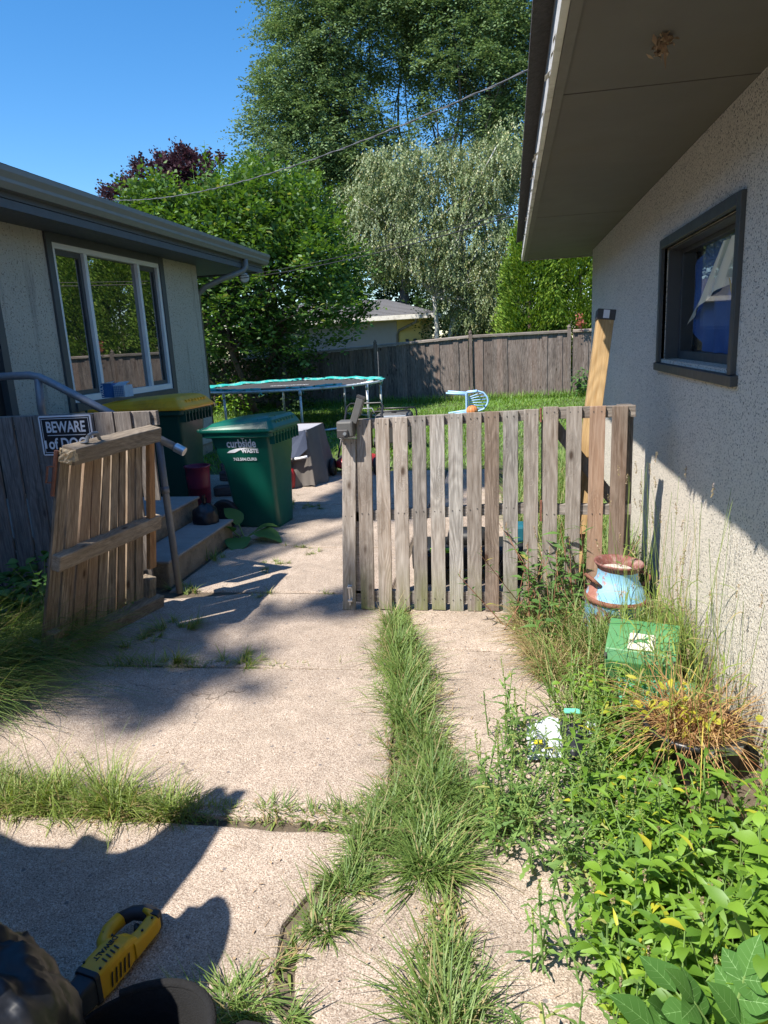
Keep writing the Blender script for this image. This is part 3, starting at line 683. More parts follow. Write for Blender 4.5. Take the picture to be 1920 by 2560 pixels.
# ---- left picket fence (front faces the camera, in the house's shade)
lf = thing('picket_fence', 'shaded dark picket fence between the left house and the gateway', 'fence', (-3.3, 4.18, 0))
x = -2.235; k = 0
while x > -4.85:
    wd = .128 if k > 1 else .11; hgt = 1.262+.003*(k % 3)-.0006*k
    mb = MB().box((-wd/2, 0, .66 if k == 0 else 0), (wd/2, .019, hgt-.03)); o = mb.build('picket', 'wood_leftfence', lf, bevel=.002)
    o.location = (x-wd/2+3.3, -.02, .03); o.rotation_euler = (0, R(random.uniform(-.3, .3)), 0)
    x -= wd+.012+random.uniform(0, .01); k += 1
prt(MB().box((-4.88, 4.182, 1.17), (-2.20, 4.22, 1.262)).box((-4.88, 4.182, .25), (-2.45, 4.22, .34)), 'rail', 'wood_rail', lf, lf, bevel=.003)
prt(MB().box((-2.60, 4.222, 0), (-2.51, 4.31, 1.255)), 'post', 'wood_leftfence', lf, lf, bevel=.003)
# warning sign
sg = thing('warning_sign', 'black and white dog warning sign screwed to the left picket fence', 'sign', (-2.82, 4.15, 1.13))
sx0, sx1, sz0, sz1 = -.185, .185, -.128, .128
sb = MB().loft([[Vector((p.x, d, p.y)) for p in rr(.372, .258, 0, .014)] for d in (0, .003)]); sb.build('plate', 'sign_white', sg)
MB().loft([[Vector((p.x, d, p.y)) for p in rr(.350, .236, 0, .01)] for d in (-.0005, .001)]).build('panel', 'sign_black', sg)
bd = MB(); o_, i_, yy = (.335, .221), (.327, .213), -.001
for a, b in (((-.1675, -.1105), (.1675, -.1070)), ((-.1675, .1070), (.1675, .1105)), ((-.1675, -.107), (-.164, .107)), ((.164, -.107), (.1675, .107)), ((-.135, .0), (.135, .004))):
    bd.box((a[0], yy, a[1]), (b[0], yy+.0012, b[1]))
bd.build('border_line', 'sign_white', sg)
textobj('lettering', 'BEWARE', .098, 'sign_white', sg, frame_mtx((0, -.0005, .022), (1, 0, 0), (0, 0, 1)), .0008, .0022, .74)
textobj('lettering', 'of DOG', .098, 'sign_white', sg, frame_mtx((0, -.0005, -.085), (1, 0, 0), (0, 0, 1)), .0008, .0022, .82)
MB().box((-.165, -.003, -.082), (-.15, -.0012, -.03)).build('barcode_sticker', 'sign_white', sg)
for a in (-.172, .172):
    for b in (-.115, .115): MB().tube([(a, -.004, b), (a, .001, b)], .004, 8).build('screw', 'black_metal', sg)

# ================================================================ GATE AND FENCE SECTION
GY = 4.05
def picket(parent, root, xt, xb, z0, z1, w=.087, mat='wood_gate', y=GY, nails=(.05, .60), notch=None):
    """one board, its own mesh with its own long axis"""
    nseg = 14; vs = []; th = .017; sd_ = random.random()*50
    rings = []
    for i in range(nseg+1):
        t = i/nseg; z = (z1-z0)*t
        e1 = .0016*mnoise.noise(Vector((sd_, z*6, 0))); e2 = .0016*mnoise.noise(Vector((sd_+9, z*6, 0)))
        if notch and abs(z-notch[0]) < .04: e2 -= notch[1]*(1-abs(z-notch[0])/.04)
        bw = .002*math.sin(z*2.2+sd_)
        rings.append([Vector((-w/2+e1, bw, z)), Vector((w/2+e2, bw, z)), Vector((w/2+e2, th+bw, z)), Vector((-w/2+e1, th+bw, z))])
    mb = MB().loft(rings); o = mb.build('picket', mat, parent, bevel=.0018)
    o.location = Vector((xb, y, z0))-root.location; o.rotation_euler = (0, math.atan2(xt-xb, z1-z0), 0)
    return o
def nails(parent, root, pts):
    mb = MB()
    for x, z in pts: mb.tube([(x, GY-.0015, z), (x, GY+.003, z)], .0036, 6)
    prt(mb, 'nail', 'grey_dark', parent, root)['kind'] = 'stuff'
ga = thing('picket_gate', 'weathered grey picket gate with ten boards and a grey latch box', 'gate', (-1.0, GY, 0))
tops = [(-.938, 1.067), (-.842, 1.177), (-.733, 1.180), (-.628, 1.183), (-.520, 1.187), (-.415, 1.190), (-.310, 1.193), (-.205, 1.195), (-.105, 1.197), (-.001, 1.197), (.112, 1.202)]
npts = []
for i, (xc, zt) in enumerate(tops):
    sh = -.046+.036*i/10
    notch = (.46, .012) if i == 5 else ((.55, .004) if i == 8 else None)
    if i == 0: sh = -.064
    picket(ga, ga, xc, xc+sh*1.0, .0+.003*(i % 3), zt, .0815+.003*(i % 2), mat=('wood_gate', 'wood_gate_dark', 'wood_gate')[i % 3] if i not in (8, 9) else ('wood_gate_brown', 'wood_gate')[i-8], notch=notch)
    for dx in (-.022, .02):
        for zz in ((zt-.03), .605+.004*i, .075): npts.append((xc+sh*(1-zz/zt)+dx+random.uniform(-.004, .004), zz+random.uniform(-.006, .006)))
nails(ga, ga, npts)
# rails behind (long axis X)
def rail(parent, root, x0, x1, z0a, z0b, h, y0=GY+.020, d=.038, mat='wood_rail'):
    mb = MB().hexa([Vector((x0, y0, z0a)), Vector((x1, y0, z0b)), Vector((x1, y0+d, z0b)), Vector((x0, y0+d, z0a))],
                   [Vector((x0, y0, z0a+h)), Vector((x1, y0, z0b+h)), Vector((x1, y0+d, z0b+h)), Vector((x0, y0+d, z0a+h))])
    return prt(mb, 'rail', mat, parent, root, bevel=.002)
rail(ga, ga, -.90, .155, 1.118, 1.140, .058); rail(ga, ga, -.97, .155, .560, .603, .062); rail(ga, ga, -.98, .15, .045, .045, .075)
# latch box, strap, drop-bolt bracket
lb = prt(MB().box((-.990, GY-.075, 1.083), (-.893, GY+.03, 1.178)), 'latch_box', 'grey_plastic', ga, ga, bevel=.012)
prt(MB().box((-.985, GY-.088, 1.082), (-.920, GY-.076, 1.132)), 'cover', 'grey_dark', lb, ga, bevel=.006)
prt(MB().tube([(-.938, GY-.094, 1.108), (-.938, GY-.087, 1.108)], .010, 12), 'bolt', 'galv_bright', lb, ga)
prt(MB().box((-.988, GY-.02, 1.072), (-.893, GY+.01, 1.083)), 'base_strip', 'sign_white', lb, ga)
stp = MB(); rot = Matrix.Rotation(R(20), 3, 'Y')
stp.box((-.02, -.012, 0), (.022, .012, .15)); stp.v = [tuple(rot@Vector(p)+Vector((-.898, GY-.03, 1.163))) for p in stp.v]
prt(stp, 'latch_strap', 'grey_plastic', ga, ga, bevel=.004)
stp = MB().box((-.022, -.014, .15), (.026, .030, .162)).box((.010, -.010, .05), (.026, .028, .15)); stp.v = [tuple(rot@Vector(p)+Vector((-.898, GY-.03, 1.163))) for p in stp.v]
prt(stp, 'strap_edge', 'grey_dark', ga, ga)
br = MB().box((-1.000, GY-.006, .055), (-.972, GY, .165)).box((-1.000, GY-.032, .15), (-.972, GY-.006, .162)).box((-1.000, GY-.034, .062), (-.972, GY-.006, .076)).box((-.992, GY-.03, .04), (-.984, GY-.02, .15))
prt(br, 'bolt_bracket', 'galv_bright', ga, ga, bevel=.002)
prt(MB().box((.158, GY-.004, 1.13), (.170, GY+.03, 1.205)).tube([(.164, GY-.004, 1.13), (.164, GY-.004, 1.205)], .005, 8), 'hinge', 'rust', ga, ga); prt(MB().box((.158, GY-.004, .56), (.170, GY+.03, .68)), 'hinge', 'rust', ga, ga)
prt(MB().box((-.985, GY+.02, .1), (-.90, GY+.058, 1.06)), 'end_post', 'wood_rail', ga, ga, bevel=.002)

fs_ = thing('picket_fence', 'short fixed picket fence section between the gate and the right wall', 'fence', (.42, GY, 0))
tops = [(.218, 1.212), (.345, 1.209), (.470, 1.207), (.588, 1.203)]
npts = []
for i, (xc, zt) in enumerate(tops):
    picket(fs_, fs_, xc, xc-.008, .02, zt, .083, mat=('wood_gate_dark', 'wood_gate_dark', 'wood_gate_brown', 'wood_gate_brown')[i])
    for dx in (-.022, .02):
        for zz in (zt-.03, .60): npts.append((xc+dx, zz))
nails(fs_, fs_, npts)
rail(fs_, fs_, .178, .672, 1.142, 1.140, .062); rail(fs_, fs_, .178, .664, .592, .588, .060); rail(fs_, fs_, .178, .664, .06, .06, .07)
prt(MB().hexa([Vector((.17, GY+.06, .60)), Vector((.25, GY+.06, .60)), Vector((.25, GY+.098, .60)), Vector((.17, GY+.098, .60))][::1],
              [Vector((.17, GY+.06, 1.13)), Vector((.25, GY+.06, 1.13)), Vector((.25, GY+.098, 1.13)), Vector((.17, GY+.098, 1.13))]), 'backing_board', 'wood_leftfence', fs_, fs_)
prt(MB().hexa([Vector((.56, GY+.06, .62)), Vector((.64, GY+.06, .62)), Vector((.64, GY+.098, .62)), Vector((.56, GY+.098, .62))],
              [Vector((.18, GY+.06, 1.13)), Vector((.26, GY+.06, 1.13)), Vector((.26, GY+.098, 1.13)), Vector((.18, GY+.098, 1.13))]), 'brace', 'wood_leftfence', fs_, fs_)
prt(MB().box((.585, GY+.06, 0), (.668, GY+.15, 1.2)), 'post', 'wood_leftfence', fs_, fs_, bevel=.003)
# pine post leaning up behind it
pp = thing('lumber_post', 'fresh yellow pine post leaning up behind the fence section', 'post', (.38, 4.4, 0))
a = Vector((.33, 4.22, 0)); b = at(1512, 800, Y=4.42); dd = (b-a); n_ = dd.normalized()
mb = MB(); h = .046; ux = Vector((1, 0, 0)); ux = (ux-n_*ux.dot(n_)).normalized(); uy = n_.cross(ux)
def sq(c, s): return [c+(-ux-uy)*s, c+(ux-uy)*s, c+(ux+uy)*s, c+(-ux+uy)*s]
b = b+n_*.0
bodyL = dd.length
pm = MB().loft([[Vector((-h, -h, 0)), Vector((h, -h, 0)), Vector((h, h, 0)), Vector((-h, h, 0))], [Vector((-h, -h, bodyL)), Vector((h, -h, bodyL)), Vector((h, h, bodyL)), Vector((-h, h, bodyL))]])
o = pm.build('shaft', 'wood_pine', pp, bevel=.003)
o.location = a-pp.location
o.rotation_euler = dd.to_track_quat('Z', 'Y').to_euler()
q = o.rotation_euler.to_quaternion(); o.rotation_euler = (Vector((0, 0, 1)).rotation_difference(dd)).to_euler()
q = Vector((0, 0, 1)).rotation_difference(dd)
cp = MB().box((-.051, -.051, bodyL-.004), (.051, .051, bodyL+.055)).build('cap', 'grey_dark', pp, bevel=.003); cp.location = o.location; cp.rotation_euler = q.to_euler()
lb_ = MB().box((-.018, -.0535, bodyL+.004), (.016, -.051, bodyL+.05)).build('label_sticker', 'sign_white', pp); lb_.location = o.location; lb_.rotation_euler = q.to_euler()

# ================================================================ LEANING GATE PANEL (seen from its back)
lp = thing('leaning_gate', 'old brown picket gate leaning against the handrail post, rails facing out', 'gate', (-2.35, 3.7, 0))
TL, TR, BR_, BL = Vector((-2.235, 3.20, 1.165)), Vector((-2.225, 4.06, 1.165)), Vector((-2.35, 4.02, .01)), Vector((-2.55, 3.20, .01))
def pm_(u, v, wv=0):
    """u near->far, v up, wv out towards the drive"""
    p = (BL.lerp(BR_, u)).lerp(TL.lerp(TR, u), v)
    n = (TR-TL).cross(TL-BL).normalized()
    if n.x < 0: n = -n
    return p+n*wv
def local_board(name, mat, p00, p10, p11, p01, th, parent, root, axis='Z', nrm=None, bevel=.002):
    """board given by four corners (low-a, low-b, high-b, high-a), own object whose Z (or Y) runs along its length"""
    o0 = (p00+p10)/2
    zax = ((p01+p11)/2-(p00+p10)/2).normalized(); xax = (p10-p00); xax = (xax-zax*xax.dot(zax)).normalized(); yax = zax.cross(xax)
    Rm = Matrix((xax, yax, zax)).transposed()
    loc = [Rm.transposed()@(p-o0) for p in (p00, p10, p11, p01)]
    mb = MB().hexa([loc[0], loc[1], loc[1]+Vector((0, th, 0)), loc[0]+Vector((0, th, 0))], [loc[3], loc[2], loc[2]+Vector((0, th, 0)), loc[3]+Vector((0, th, 0))])
    if axis == 'Y':
        Q = Matrix(((1, 0, 0), (0, 0, 1), (0, -1, 0)))  # map local z->y
        mb.v = [tuple(Q@Vector(p)) for p in mb.v]; Rm = Rm@Q.transposed()
    o = mb.build(name, mat, parent, bevel=bevel); o.location = o0-root.location; o.rotation_euler = Rm.to_euler()
    return o
edges = [(0, .095, 0, .105), (.115, .225, .125, .235), (.27, .36, .26, .36), (.365, .455, .385, .47), (.475, .545, .475, .57), (.57, .655, .585, .665), (.665, .735, .685, .76), (.765, .85, .78, .86), (.86, .94, .87, .95)]
for i, (t0, t1, b0, b1) in enumerate(edges):
    wo = random.uniform(-.012, .0)
    local_board('picket', 'wood_lean', pm_(b0, .0 if i else .02, wo), pm_(b1, 0, wo), pm_(t1, .985, wo), pm_(t0, .985, wo), -.02, lp, lp)
local_board('picket', 'wood_new', pm_(.955, .24, .03), pm_(1.03, .24, .03), pm_(1.02, .97, .03), pm_(.95, .97, .03), -.03, lp, lp)['label'] = 'newer orange board at the far edge'
def lrail(v0, v1, u0, u1, out0, out1, name='rail', mat='wood_leanrail', axis='Y'):
    """rail as its own object, long axis Y"""
    a, b, c, d = pm_(u0, v0, out0), pm_(u0, v1, out0), pm_(u1, v1, out0), pm_(u1, v0, out0)
    zax = (d-a).normalized(); o0 = (a+b)/2
    return local_board(name, mat, a, b, c, d, -(out1-out0), lp, lp, axis='Y', bevel=.005)
for v0, v1, u0, u1, o0, o1 in ((.945, 1.02, .02, 1.06, .006, .088), (.455, .53, .0, 1.08, .006, .07), (.0, .075, .0, 1.06, .006, .09)):
    pts = [pm_(u0, v0, o0), pm_(u0, v0, o1), pm_(u0, v1, o1), pm_(u0, v1, o0)]; pts2 = [pm_(u1, v0, o0), pm_(u1, v0, o1), pm_(u1, v1, o1), pm_(u1, v1, o0)]
    n_seg = 10; rings = [[a_.lerp(b_, k/n_seg)+Vector((random.uniform(-.002, .002), 0, random.uniform(-.002, .002))) for a_, b_ in zip(pts, pts2)] for k in range(n_seg+1)]
    prt(MB().loft(rings), 'rail', 'wood_leanrail', lp, lp, bevel=.006)
eg = MB(); e0 = [pm_(-.0, .95, .01), pm_(-.0, .95, .084), pm_(-.0, 1.014, .084), pm_(-.0, 1.014, .01)]; c_ = sum(e0, Vector())/4
vs = []; nn = 8
for i in range(nn+1):
    for j in range(nn+1):
        p = e0[0].lerp(e0[1], i/nn).lerp(e0[3].lerp(e0[2], i/nn), j/nn); edge = i in (0, nn) or j in (0, nn)
        vs.append(p+Vector((0, (-.002 if edge else random.uniform(-.022, -.004)), 0)))
fs = [(i*(nn+1)+j, (i+1)*(nn+1)+j, (i+1)*(nn+1)+j+1, i*(nn+1)+j+1) for i in range(nn) for j in range(nn)]
k0 = len(vs); vs += [p+Vector((0, .03, 0)) for p in e0]; 
eg.add(vs, fs); eg.box(tuple(e0[0]+Vector((0.0, -.001, 0))), tuple(e0[2]+Vector((0, .03, 0))))
prt(eg, 'broken_end', 'wood_endgrain', lp, lp)
prt(MB().hexa([pm_(.0, .02, .007), pm_(.075, .02, .007), pm_(.075, .02, .075), pm_(0, .02, .075)], [pm_(.0, .155, .007), pm_(.075, .155, .007), pm_(.075, .155, .075), pm_(0, .155, .075)]), 'corner_block', 'wood_lean', lp, lp, bevel=.004)
prt(MB().hexa([pm_(.95, .07, -.03), pm_(1.03, .07, -.03), pm_(1.03, .07, .05), pm_(.95, .07, .05)], [pm_(.96, .18, -.03), pm_(1.04, .18, -.03), pm_(1.04, .18, .05), pm_(.96, .18, .05)]), 'corner_block', 'wood_lean', lp, lp, bevel=.004)
hd = MB(); hp = [pm_(.19, 1.022, .05), pm_(.20, 1.05, .05), pm_(.24, 1.058, .05), pm_(.30, 1.055, .05), pm_(.335, 1.022, .05)]
for a_, b_ in zip(hp[:-1], hp[1:]): hd.tube([a_, b_], .010, 8)
hd.box(tuple(pm_(.15, 1.021, .035)), tuple(pm_(.15, 1.021, .035)+Vector((.03, .04, .003))))
prt(hd, 'handle', 'galv', lp, lp, smooth=False)
prt(MB().tube([pm_(-.015, .80, 0), pm_(-.015, 1.0, 0)], .011, 8).tube([pm_(-.015, .86, 0), pm_(-.05, .86, -.02), pm_(-.05, .93, -.02), pm_(-.015, .93, 0)], .006, 6), 'hinge', 'rust', lp, lp)
prt(MB().box((-2.62, 3.22, .10), (-2.47, 3.25, .106), rot=Matrix.Rotation(R(18), 3, 'Y')), 'bracket', 'galv_bright', lp, lp)

# ================================================================ REAR FENCE, SHED
FY = 19.5
def fence_top(x): return 1.68+(.048*(x+1.0) if x < -1 else 0.0)
rfn = thing('board_fence', 'long dark weathered board fence across the back of the yard', 'fence', (-1, FY, 0))
bays = [(-14.0, -11.6), (-11.5, -9.05), (-8.95, -6.5), (-6.4, -3.65), (-3.55, -1.08), (-.98, 1.46), (1.60, 4.0), (4.1, 6.5), (6.6, 9.0), (9.1, 11.5)]
for x0, x1 in bays:
    mb = MB(); x = x0
    while x < x1-.05:
        wd = min(.138, x1-x); dy = random.choice((0, .022))+random.uniform(0, .004)
        mb.box((x, FY+dy-.03, .02), (x+wd, FY+dy-.012, fence_top(x)-.05+random.uniform(-.008, .0)), rot=Matrix.Rotation(R(random.uniform(-.25, .25)), 3, 'Y'))
        x += wd*.93
    prt(mb, 'board_panel', 'wood_fence', rfn, rfn)
    prt(MB().hexa([Vector((x0, FY-.07, fence_top(x0)-.05)), Vector((x1, FY-.07, fence_top(x1)-.05)), Vector((x1, FY+.03, fence_top(x1)-.05)), Vector((x0, FY+.03, fence_top(x0)-.05))],
                  [Vector((x0, FY-.07, fence_top(x0))), Vector((x1, FY-.07, fence_top(x1))), Vector((x1, FY+.03, fence_top(x1)+.02)), Vector((x0, FY+.03, fence_top(x0)+.02))]), 'cap_rail', 'wood_rail', rfn, rfn)
    prt(MB().box((x1, FY-.075, 0), (x1+.09, FY+.02, fence_top(x1)+.05)).tube([(x1+.045, FY-.03, fence_top(x1)+.05), (x1+.045, FY-.03, fence_top(x1)+.09), (x1+.045, FY-.03, fence_top(x1)+.16)], [.04, .05, .006], 8), 'post', 'wood_fence', rfn, rfn)
sh = thing('neighbour_house', 'low cream and grey house with hip roof beyond the board fence', 'house', (-6, 29, 0))
prt(MB().box((-10.5, 27.6, 0), (-4.24, 31.5, 2.42)), 'wall', 'grey_wall', sh, sh)
prt(MB().box((-4.239, 27.62, 0), (-3.3, 31.5, 2.42)), 'wall', 'yellow_wall', sh, sh)
prt(MB().box((-3.92, 27.58, 1.35), (-3.80, 27.625, 1.72)), 'window', 'trim', sh, sh); prt(MB().box((-3.62, 27.58, 1.35), (-3.50, 27.625, 1.72)), 'window', 'trim', sh, sh)
rfm = MB(); n = 12
for k in range(n):
    a, b = k/n, (k+1)/n
    def ring(t, z): h_ = 2.35*t; return [Vector((-11+h_, 27+h_, z)), Vector((-3.35+.75-h_, 27+h_, z)), Vector((-3.35+.75-h_, 32-h_*.9, z)), Vector((-11+h_, 32-h_*.9, z))]
    z0, z1 = 2.6+.72*a, 2.6+.72*b
    vs = ring(a, z0)+ring(a, z0+.03)+ring(b, z1+.005); rfm.add(vs, [(i, (i+1) % 4, 4+(i+1) % 4, 4+i) for i in range(4)]+[(4+i, 4+(i+1) % 4, 8+(i+1) % 4, 8+i) for i in range(4)])
M['shingle_lt'] = simple('grey_shingle', (.13, .13, .14), .9, var=.4, vscale=30, bump=.6, bscale=60)
prt(rfm, 'roof', 'shingle_lt', sh, sh)
prt(MB().box((-11, 26.98, 2.44), (-2.6, 27.0, 2.60)).box((-2.62, 27.0, 2.44), (-2.59, 32, 2.60)), 'gutter', 'fascia_white', sh, sh)
prt(MB().box((-10.9, 27.0, 2.42), (-2.64, 31.9, 2.44)), 'soffit', 'yellow_wall', sh, sh)
prt(MB().tube([(-3.4, 27.02, 2.45), (-3.42, 27.1, 2.32), (-4.15, 27.55, 2.05), (-4.23, 27.58, 1.9), (-4.23, 27.58, 0)], .05, 8), 'downspout', 'gutter', sh, sh)

# ================================================================ YARD THINGS
# ---- waste carts
def cart(name, label, loc, rz, Lx, Dy, Hh, body, lid, group, flip=1):
    t = thing(name, label, 'trash cart', loc, rz, group)
    bx = [(.60, .54, .0), (.62, .56, .02), (.70, .66, .45), (.73, .70, .60), (.78, .76, .66), (.86, .86, .88), (.90, .92, .93)]
    mb = MB(); mb.loft([rr(Lx*a, Dy*b, Hh*z, .045, 4, dx=(.90-a)*Lx*.34) for a, b, z in bx]); mb.build('body', body, t, True, bevel=0)
    # rim under the lid, scooped front lip
    r = MB().loft([rr(Lx*.93, Dy*.96, Hh*.865, .05), rr(Lx*1.0, Dy*1.0, Hh*.875, .05), rr(Lx*1.0, Dy*1.0, Hh*.91, .05), rr(Lx*.95, Dy*.95, Hh*.915, .05)]); r.build('rim', body, t)
    # hollow front panel ribs
    for k in range(9): y = -Dy*.42+Dy*.84*k/8; MB().box((Lx*.44, y-.006, Hh*.80), (Lx*.512, y+.006, Hh*.90)).build('grip_rib', body, t)
    # lid: domed loft with overhang
    prof = [(1.05, 1.06, .915, 0), (1.06, 1.07, .93, 0), (1.05, 1.06, .948, 0), (.98, .98, .955, 0), (.93, .93, .978, .01), (.84, .82, 1.005, .02), (.66, .62, 1.022, .04), (.40, .35, 1.032, .06)]
    mb = MB(); rings = []
    for a, b, z, dx in prof:
        ring = rr(Lx*a, Dy*b, Hh*z, .05, 4, dx=dx)
        if z > .95:
            for p in ring: p.z += .035*max(0, (p.x/(Lx*.5)))*1.0-.02*max(0, -(p.x/(Lx*.5)))
        rings.append(ring)
    mb.loft(rings); L_ = mb.build('lid', lid, t, False, bevel=.004)
    for k in range(7): y = -Dy*.3+Dy*.6*k/6; MB().box((Lx*.36, y-.012, Hh*.972), (Lx*.50, y+.012, Hh*1.005)).build('lid_rib', lid, L_, bevel=.003)
    # handle bar at the back
    MB().tube([(-Lx*.52, -Dy*.36, Hh*.90), (-Lx*.60, -Dy*.36, Hh*.925), (-Lx*.60, Dy*.36, Hh*.925), (-Lx*.52, Dy*.36, Hh*.90)], .014, 8).build('handle', body, t)
    for s in (-1, 1):
        cc = Vector((-Lx*.34, s*Dy*.345, .135))
        wm = MB()
        prof2 = [(.06, -.018), (.10, -.026), (.118, -.030), (.134, -.022), (.138, 0), (.134, .022), (.118, .030), (.10, .026), (.06, .018)]
        rings = [[cc+Vector((r_*math.cos(2*PI*k/28), w_, r_*math.sin(2*PI*k/28))) for k in range(28)] for r_, w_ in prof2]
        wm.loft(rings, False); wo = wm.build('wheel', 'black_rubber', t, True)
        hb = MB().tube([cc+Vector((0, -.016, 0)), cc+Vector((0, .016, 0))], .065, 20)
        for k in range(6):
            a_ = k*PI/3; hb.box(tuple(cc+Vector((-.012, -.02, .03))), tuple(cc+Vector((.012, .02, .11))), rot=Matrix.Rotation(a_, 3, 'Y'), piv=tuple(cc))
        hb.build('hub', 'black_plastic', wo)
    MB().tube([(-Lx*.34, -Dy*.36, .135), (-Lx*.34, Dy*.36, .135)], .012, 8).build('axle', 'black_metal', t)
    return t
wc = cart('waste_cart', 'green waste cart with a green lid and white lettering on its side', (-2.37, 6.27, 0), R(-5), .69, .66, .985, 'bin_green', 'bin_lid', 'wheeled trash carts')
# arch moulding over the wheel and panel
def side(xx, zz, out=0):
    """point on the cart's near side (local), following its slope"""
    Dy, Hh = .66, .985
    t = zz/Hh
    pts = [(0, .54), (.02, .56), (.45, .66), (.60, .70), (.66, .76), (.88, .86), (.93, .92)]
    for (z0, b0), (z1, b1) in zip(pts[:-1], pts[1:]):
        if z0 <= t <= z1: b = b0+(b1-b0)*(t-z0)/(z1-z0); break
    else: b = .92
    return Vector((xx, -Dy*b/2-out, zz))
ux_, uz_ = Vector((1, 0, 0)), (side(0, .86)-side(0, .72)).normalized()
textobj('lettering', 'curbside', .105, 'print_white', wc, frame_mtx(side(.02, .765, .004), ux_, uz_), .0006, .0022, .80)
textobj('lettering', 'WASTE', .050, 'print_white', wc, frame_mtx(side(.095, .712, .004), ux_, uz_), .0006, .0022, 1.0)
uz2 = (side(0, .66)-side(0, .63)).normalized()
textobj('lettering', '763.504.CURB', .038, 'print_white', wc, frame_mtx(side(.035, .640, .004), ux_, uz2), .0006, .0012, 1.0)
lg = MB()
pts = [(-.135, .712), (-.10, .734), (-.04, .750), (.03, .757), (.165, .755), (.06, .750), (.0, .738), (-.055, .713)]
P0 = [side(a_, b_, .003) for a_, b_ in pts]; lg.add(P0+[p+Vector((0, -.001, 0)) for p in P0], [tuple(range(8)), tuple(range(15, 7, -1))]+[(i, (i+1) % 8, 8+(i+1) % 8, 8+i) for i in range(8)])
ring = []
for k in range(24):
    a_ = 2*PI*k/24; r_ = .022*(1+.16*math.cos(3*a_-PI/2)); ring.append(side(.04+r_*math.cos(a_), .868+r_*1.15*math.sin(a_), .003))
lg.tube(ring, .0035, 6, closed=True); lg.tube([side(.04, .842, .003), side(.04, .80, .003)], .003, 6)
lg.build('emblem', 'print_white', wc)
rc = cart('recycling_cart', 'green recycling cart with a yellow lid under the large window', (-3.88, 7.3, 0), R(-4), 1.10, .66, 1.13, 'bin2_green', 'bin_yellow', 'wheeled trash carts')
# cartons on the yellow lid
bxp = at(310, 1003, Y=7.25)
cb = thing('drink_carton', 'torn blue drink cartons lying on the yellow cart lid', 'carton', (bxp.x-.03, 7.2, 1.185))
rot = Matrix.Rotation(R(-8), 3, 'Z')
MB().box((-.15, -.08, 0), (.0, .06, .15), rot=rot).build('carton', 'box_blue', cb)
MB().box((.01, -.09, 0), (.15, .05, .125), rot=rot).build('carton', 'box_light', cb)
MB().add([(-.15, -.08, .15), (0, -.085, .15), (.03, -.08, .175), (-.10, -.1, .155), (.01, -.09, .125), (.15, -.09, .125), (.17, -.02, .165), (.06, -.06, .16)], [(0, 1, 2, 3), (4, 5, 6, 7)]).build('flap', 'paper_white', cb)
mb = MB()
for k in range(6): mb.box((.02+.022*k, -.0935, .01), (.024+.022*k, -.0915, .12))
for k in range(5): mb.box((.015, -.0935, .015+.023*k), (.145, -.0915, .018+.023*k))
mb.v = [tuple(Matrix.Rotation(R(-8), 3, 'Z')@Vector(p)) for p in mb.v]; mb.build('printed_grid', 'box_blue', cb)
textobj('lettering', 'TRULY', .05, 'print_white', cb, frame_mtx(rot@Vector((-.105, -.1, .075)), rot@Vector((0, 0, 1)), rot@Vector((-1, 0, 0))), .0006, .001)

# ---- small black bag on the step
def bagmesh(c, rx, ry, rz_, seed, n=40, m=28, knot=True, crease=.12, flat=.3):
    vs = []; fs = []
    for j in range(m+1):
        ph = PI*j/m
        for i in range(n):
            th = 2*PI*i/n; d = Vector((math.sin(ph)*math.cos(th), math.sin(ph)*math.sin(th), math.cos(ph)))
            q = mnoise.noise(d*1.3+Vector((seed, 0, 0)))*.16+(abs(mnoise.noise(d*2.1+Vector((0, seed, 0))))**.7)*crease-(abs(mnoise.noise(Vector((d.x*3.1+d.z, d.y*3.1, d.z*.9))+Vector((seed, 3, 0))))**.6)*crease*.9
            q += crease*.16*(1-abs(mnoise.noise(Vector((d.x*6+d.z*3, d.y*6-d.z*2, d.z*2.4+seed)))*2.2))**3*(1 if n > 60 else .3)
            r = 1+q; z = d.z*r
            if z < -flat: z = -flat-(abs(z)-flat)*.1
            if knot and ph < .5: r *= .6+.4*ph/.5
            vs.append(Vector((c[0]+d.x*r*rx, c[1]+d.y*r*ry, c[2]+(z+flat)*rz_)))
    for j in range(m):
        for i in range(n): fs.append((j*n+i, j*n+(i+1) % n, (j+1)*n+(i+1) % n, (j+1)*n+i))
    return MB().add(vs, fs)
sbg = thing('garbage_bag', 'small tied black garbage bag sitting on the lower concrete step', 'bag', (-2.585, 5.56, .183))
bagmesh((0, 0, 0), .115, .10, .13, 3.3).build('sack', 'bagfilm', sbg, True)
kn = MB()
for k in range(5):
    a_ = k*1.3; kn.add([(0, -.012, .15), (.01, .01, .15), (.02*math.cos(a_)+.012, .02*math.sin(a_), .22+.01*k), (.02*math.cos(a_)-.012, .02*math.sin(a_)+.008, .20)], [(0, 1, 2, 3)])
kn.tube([(0, 0, .13), (0, 0, .155)], [.03, .012], 8); kn.build('knot', 'bagfilm', sbg)
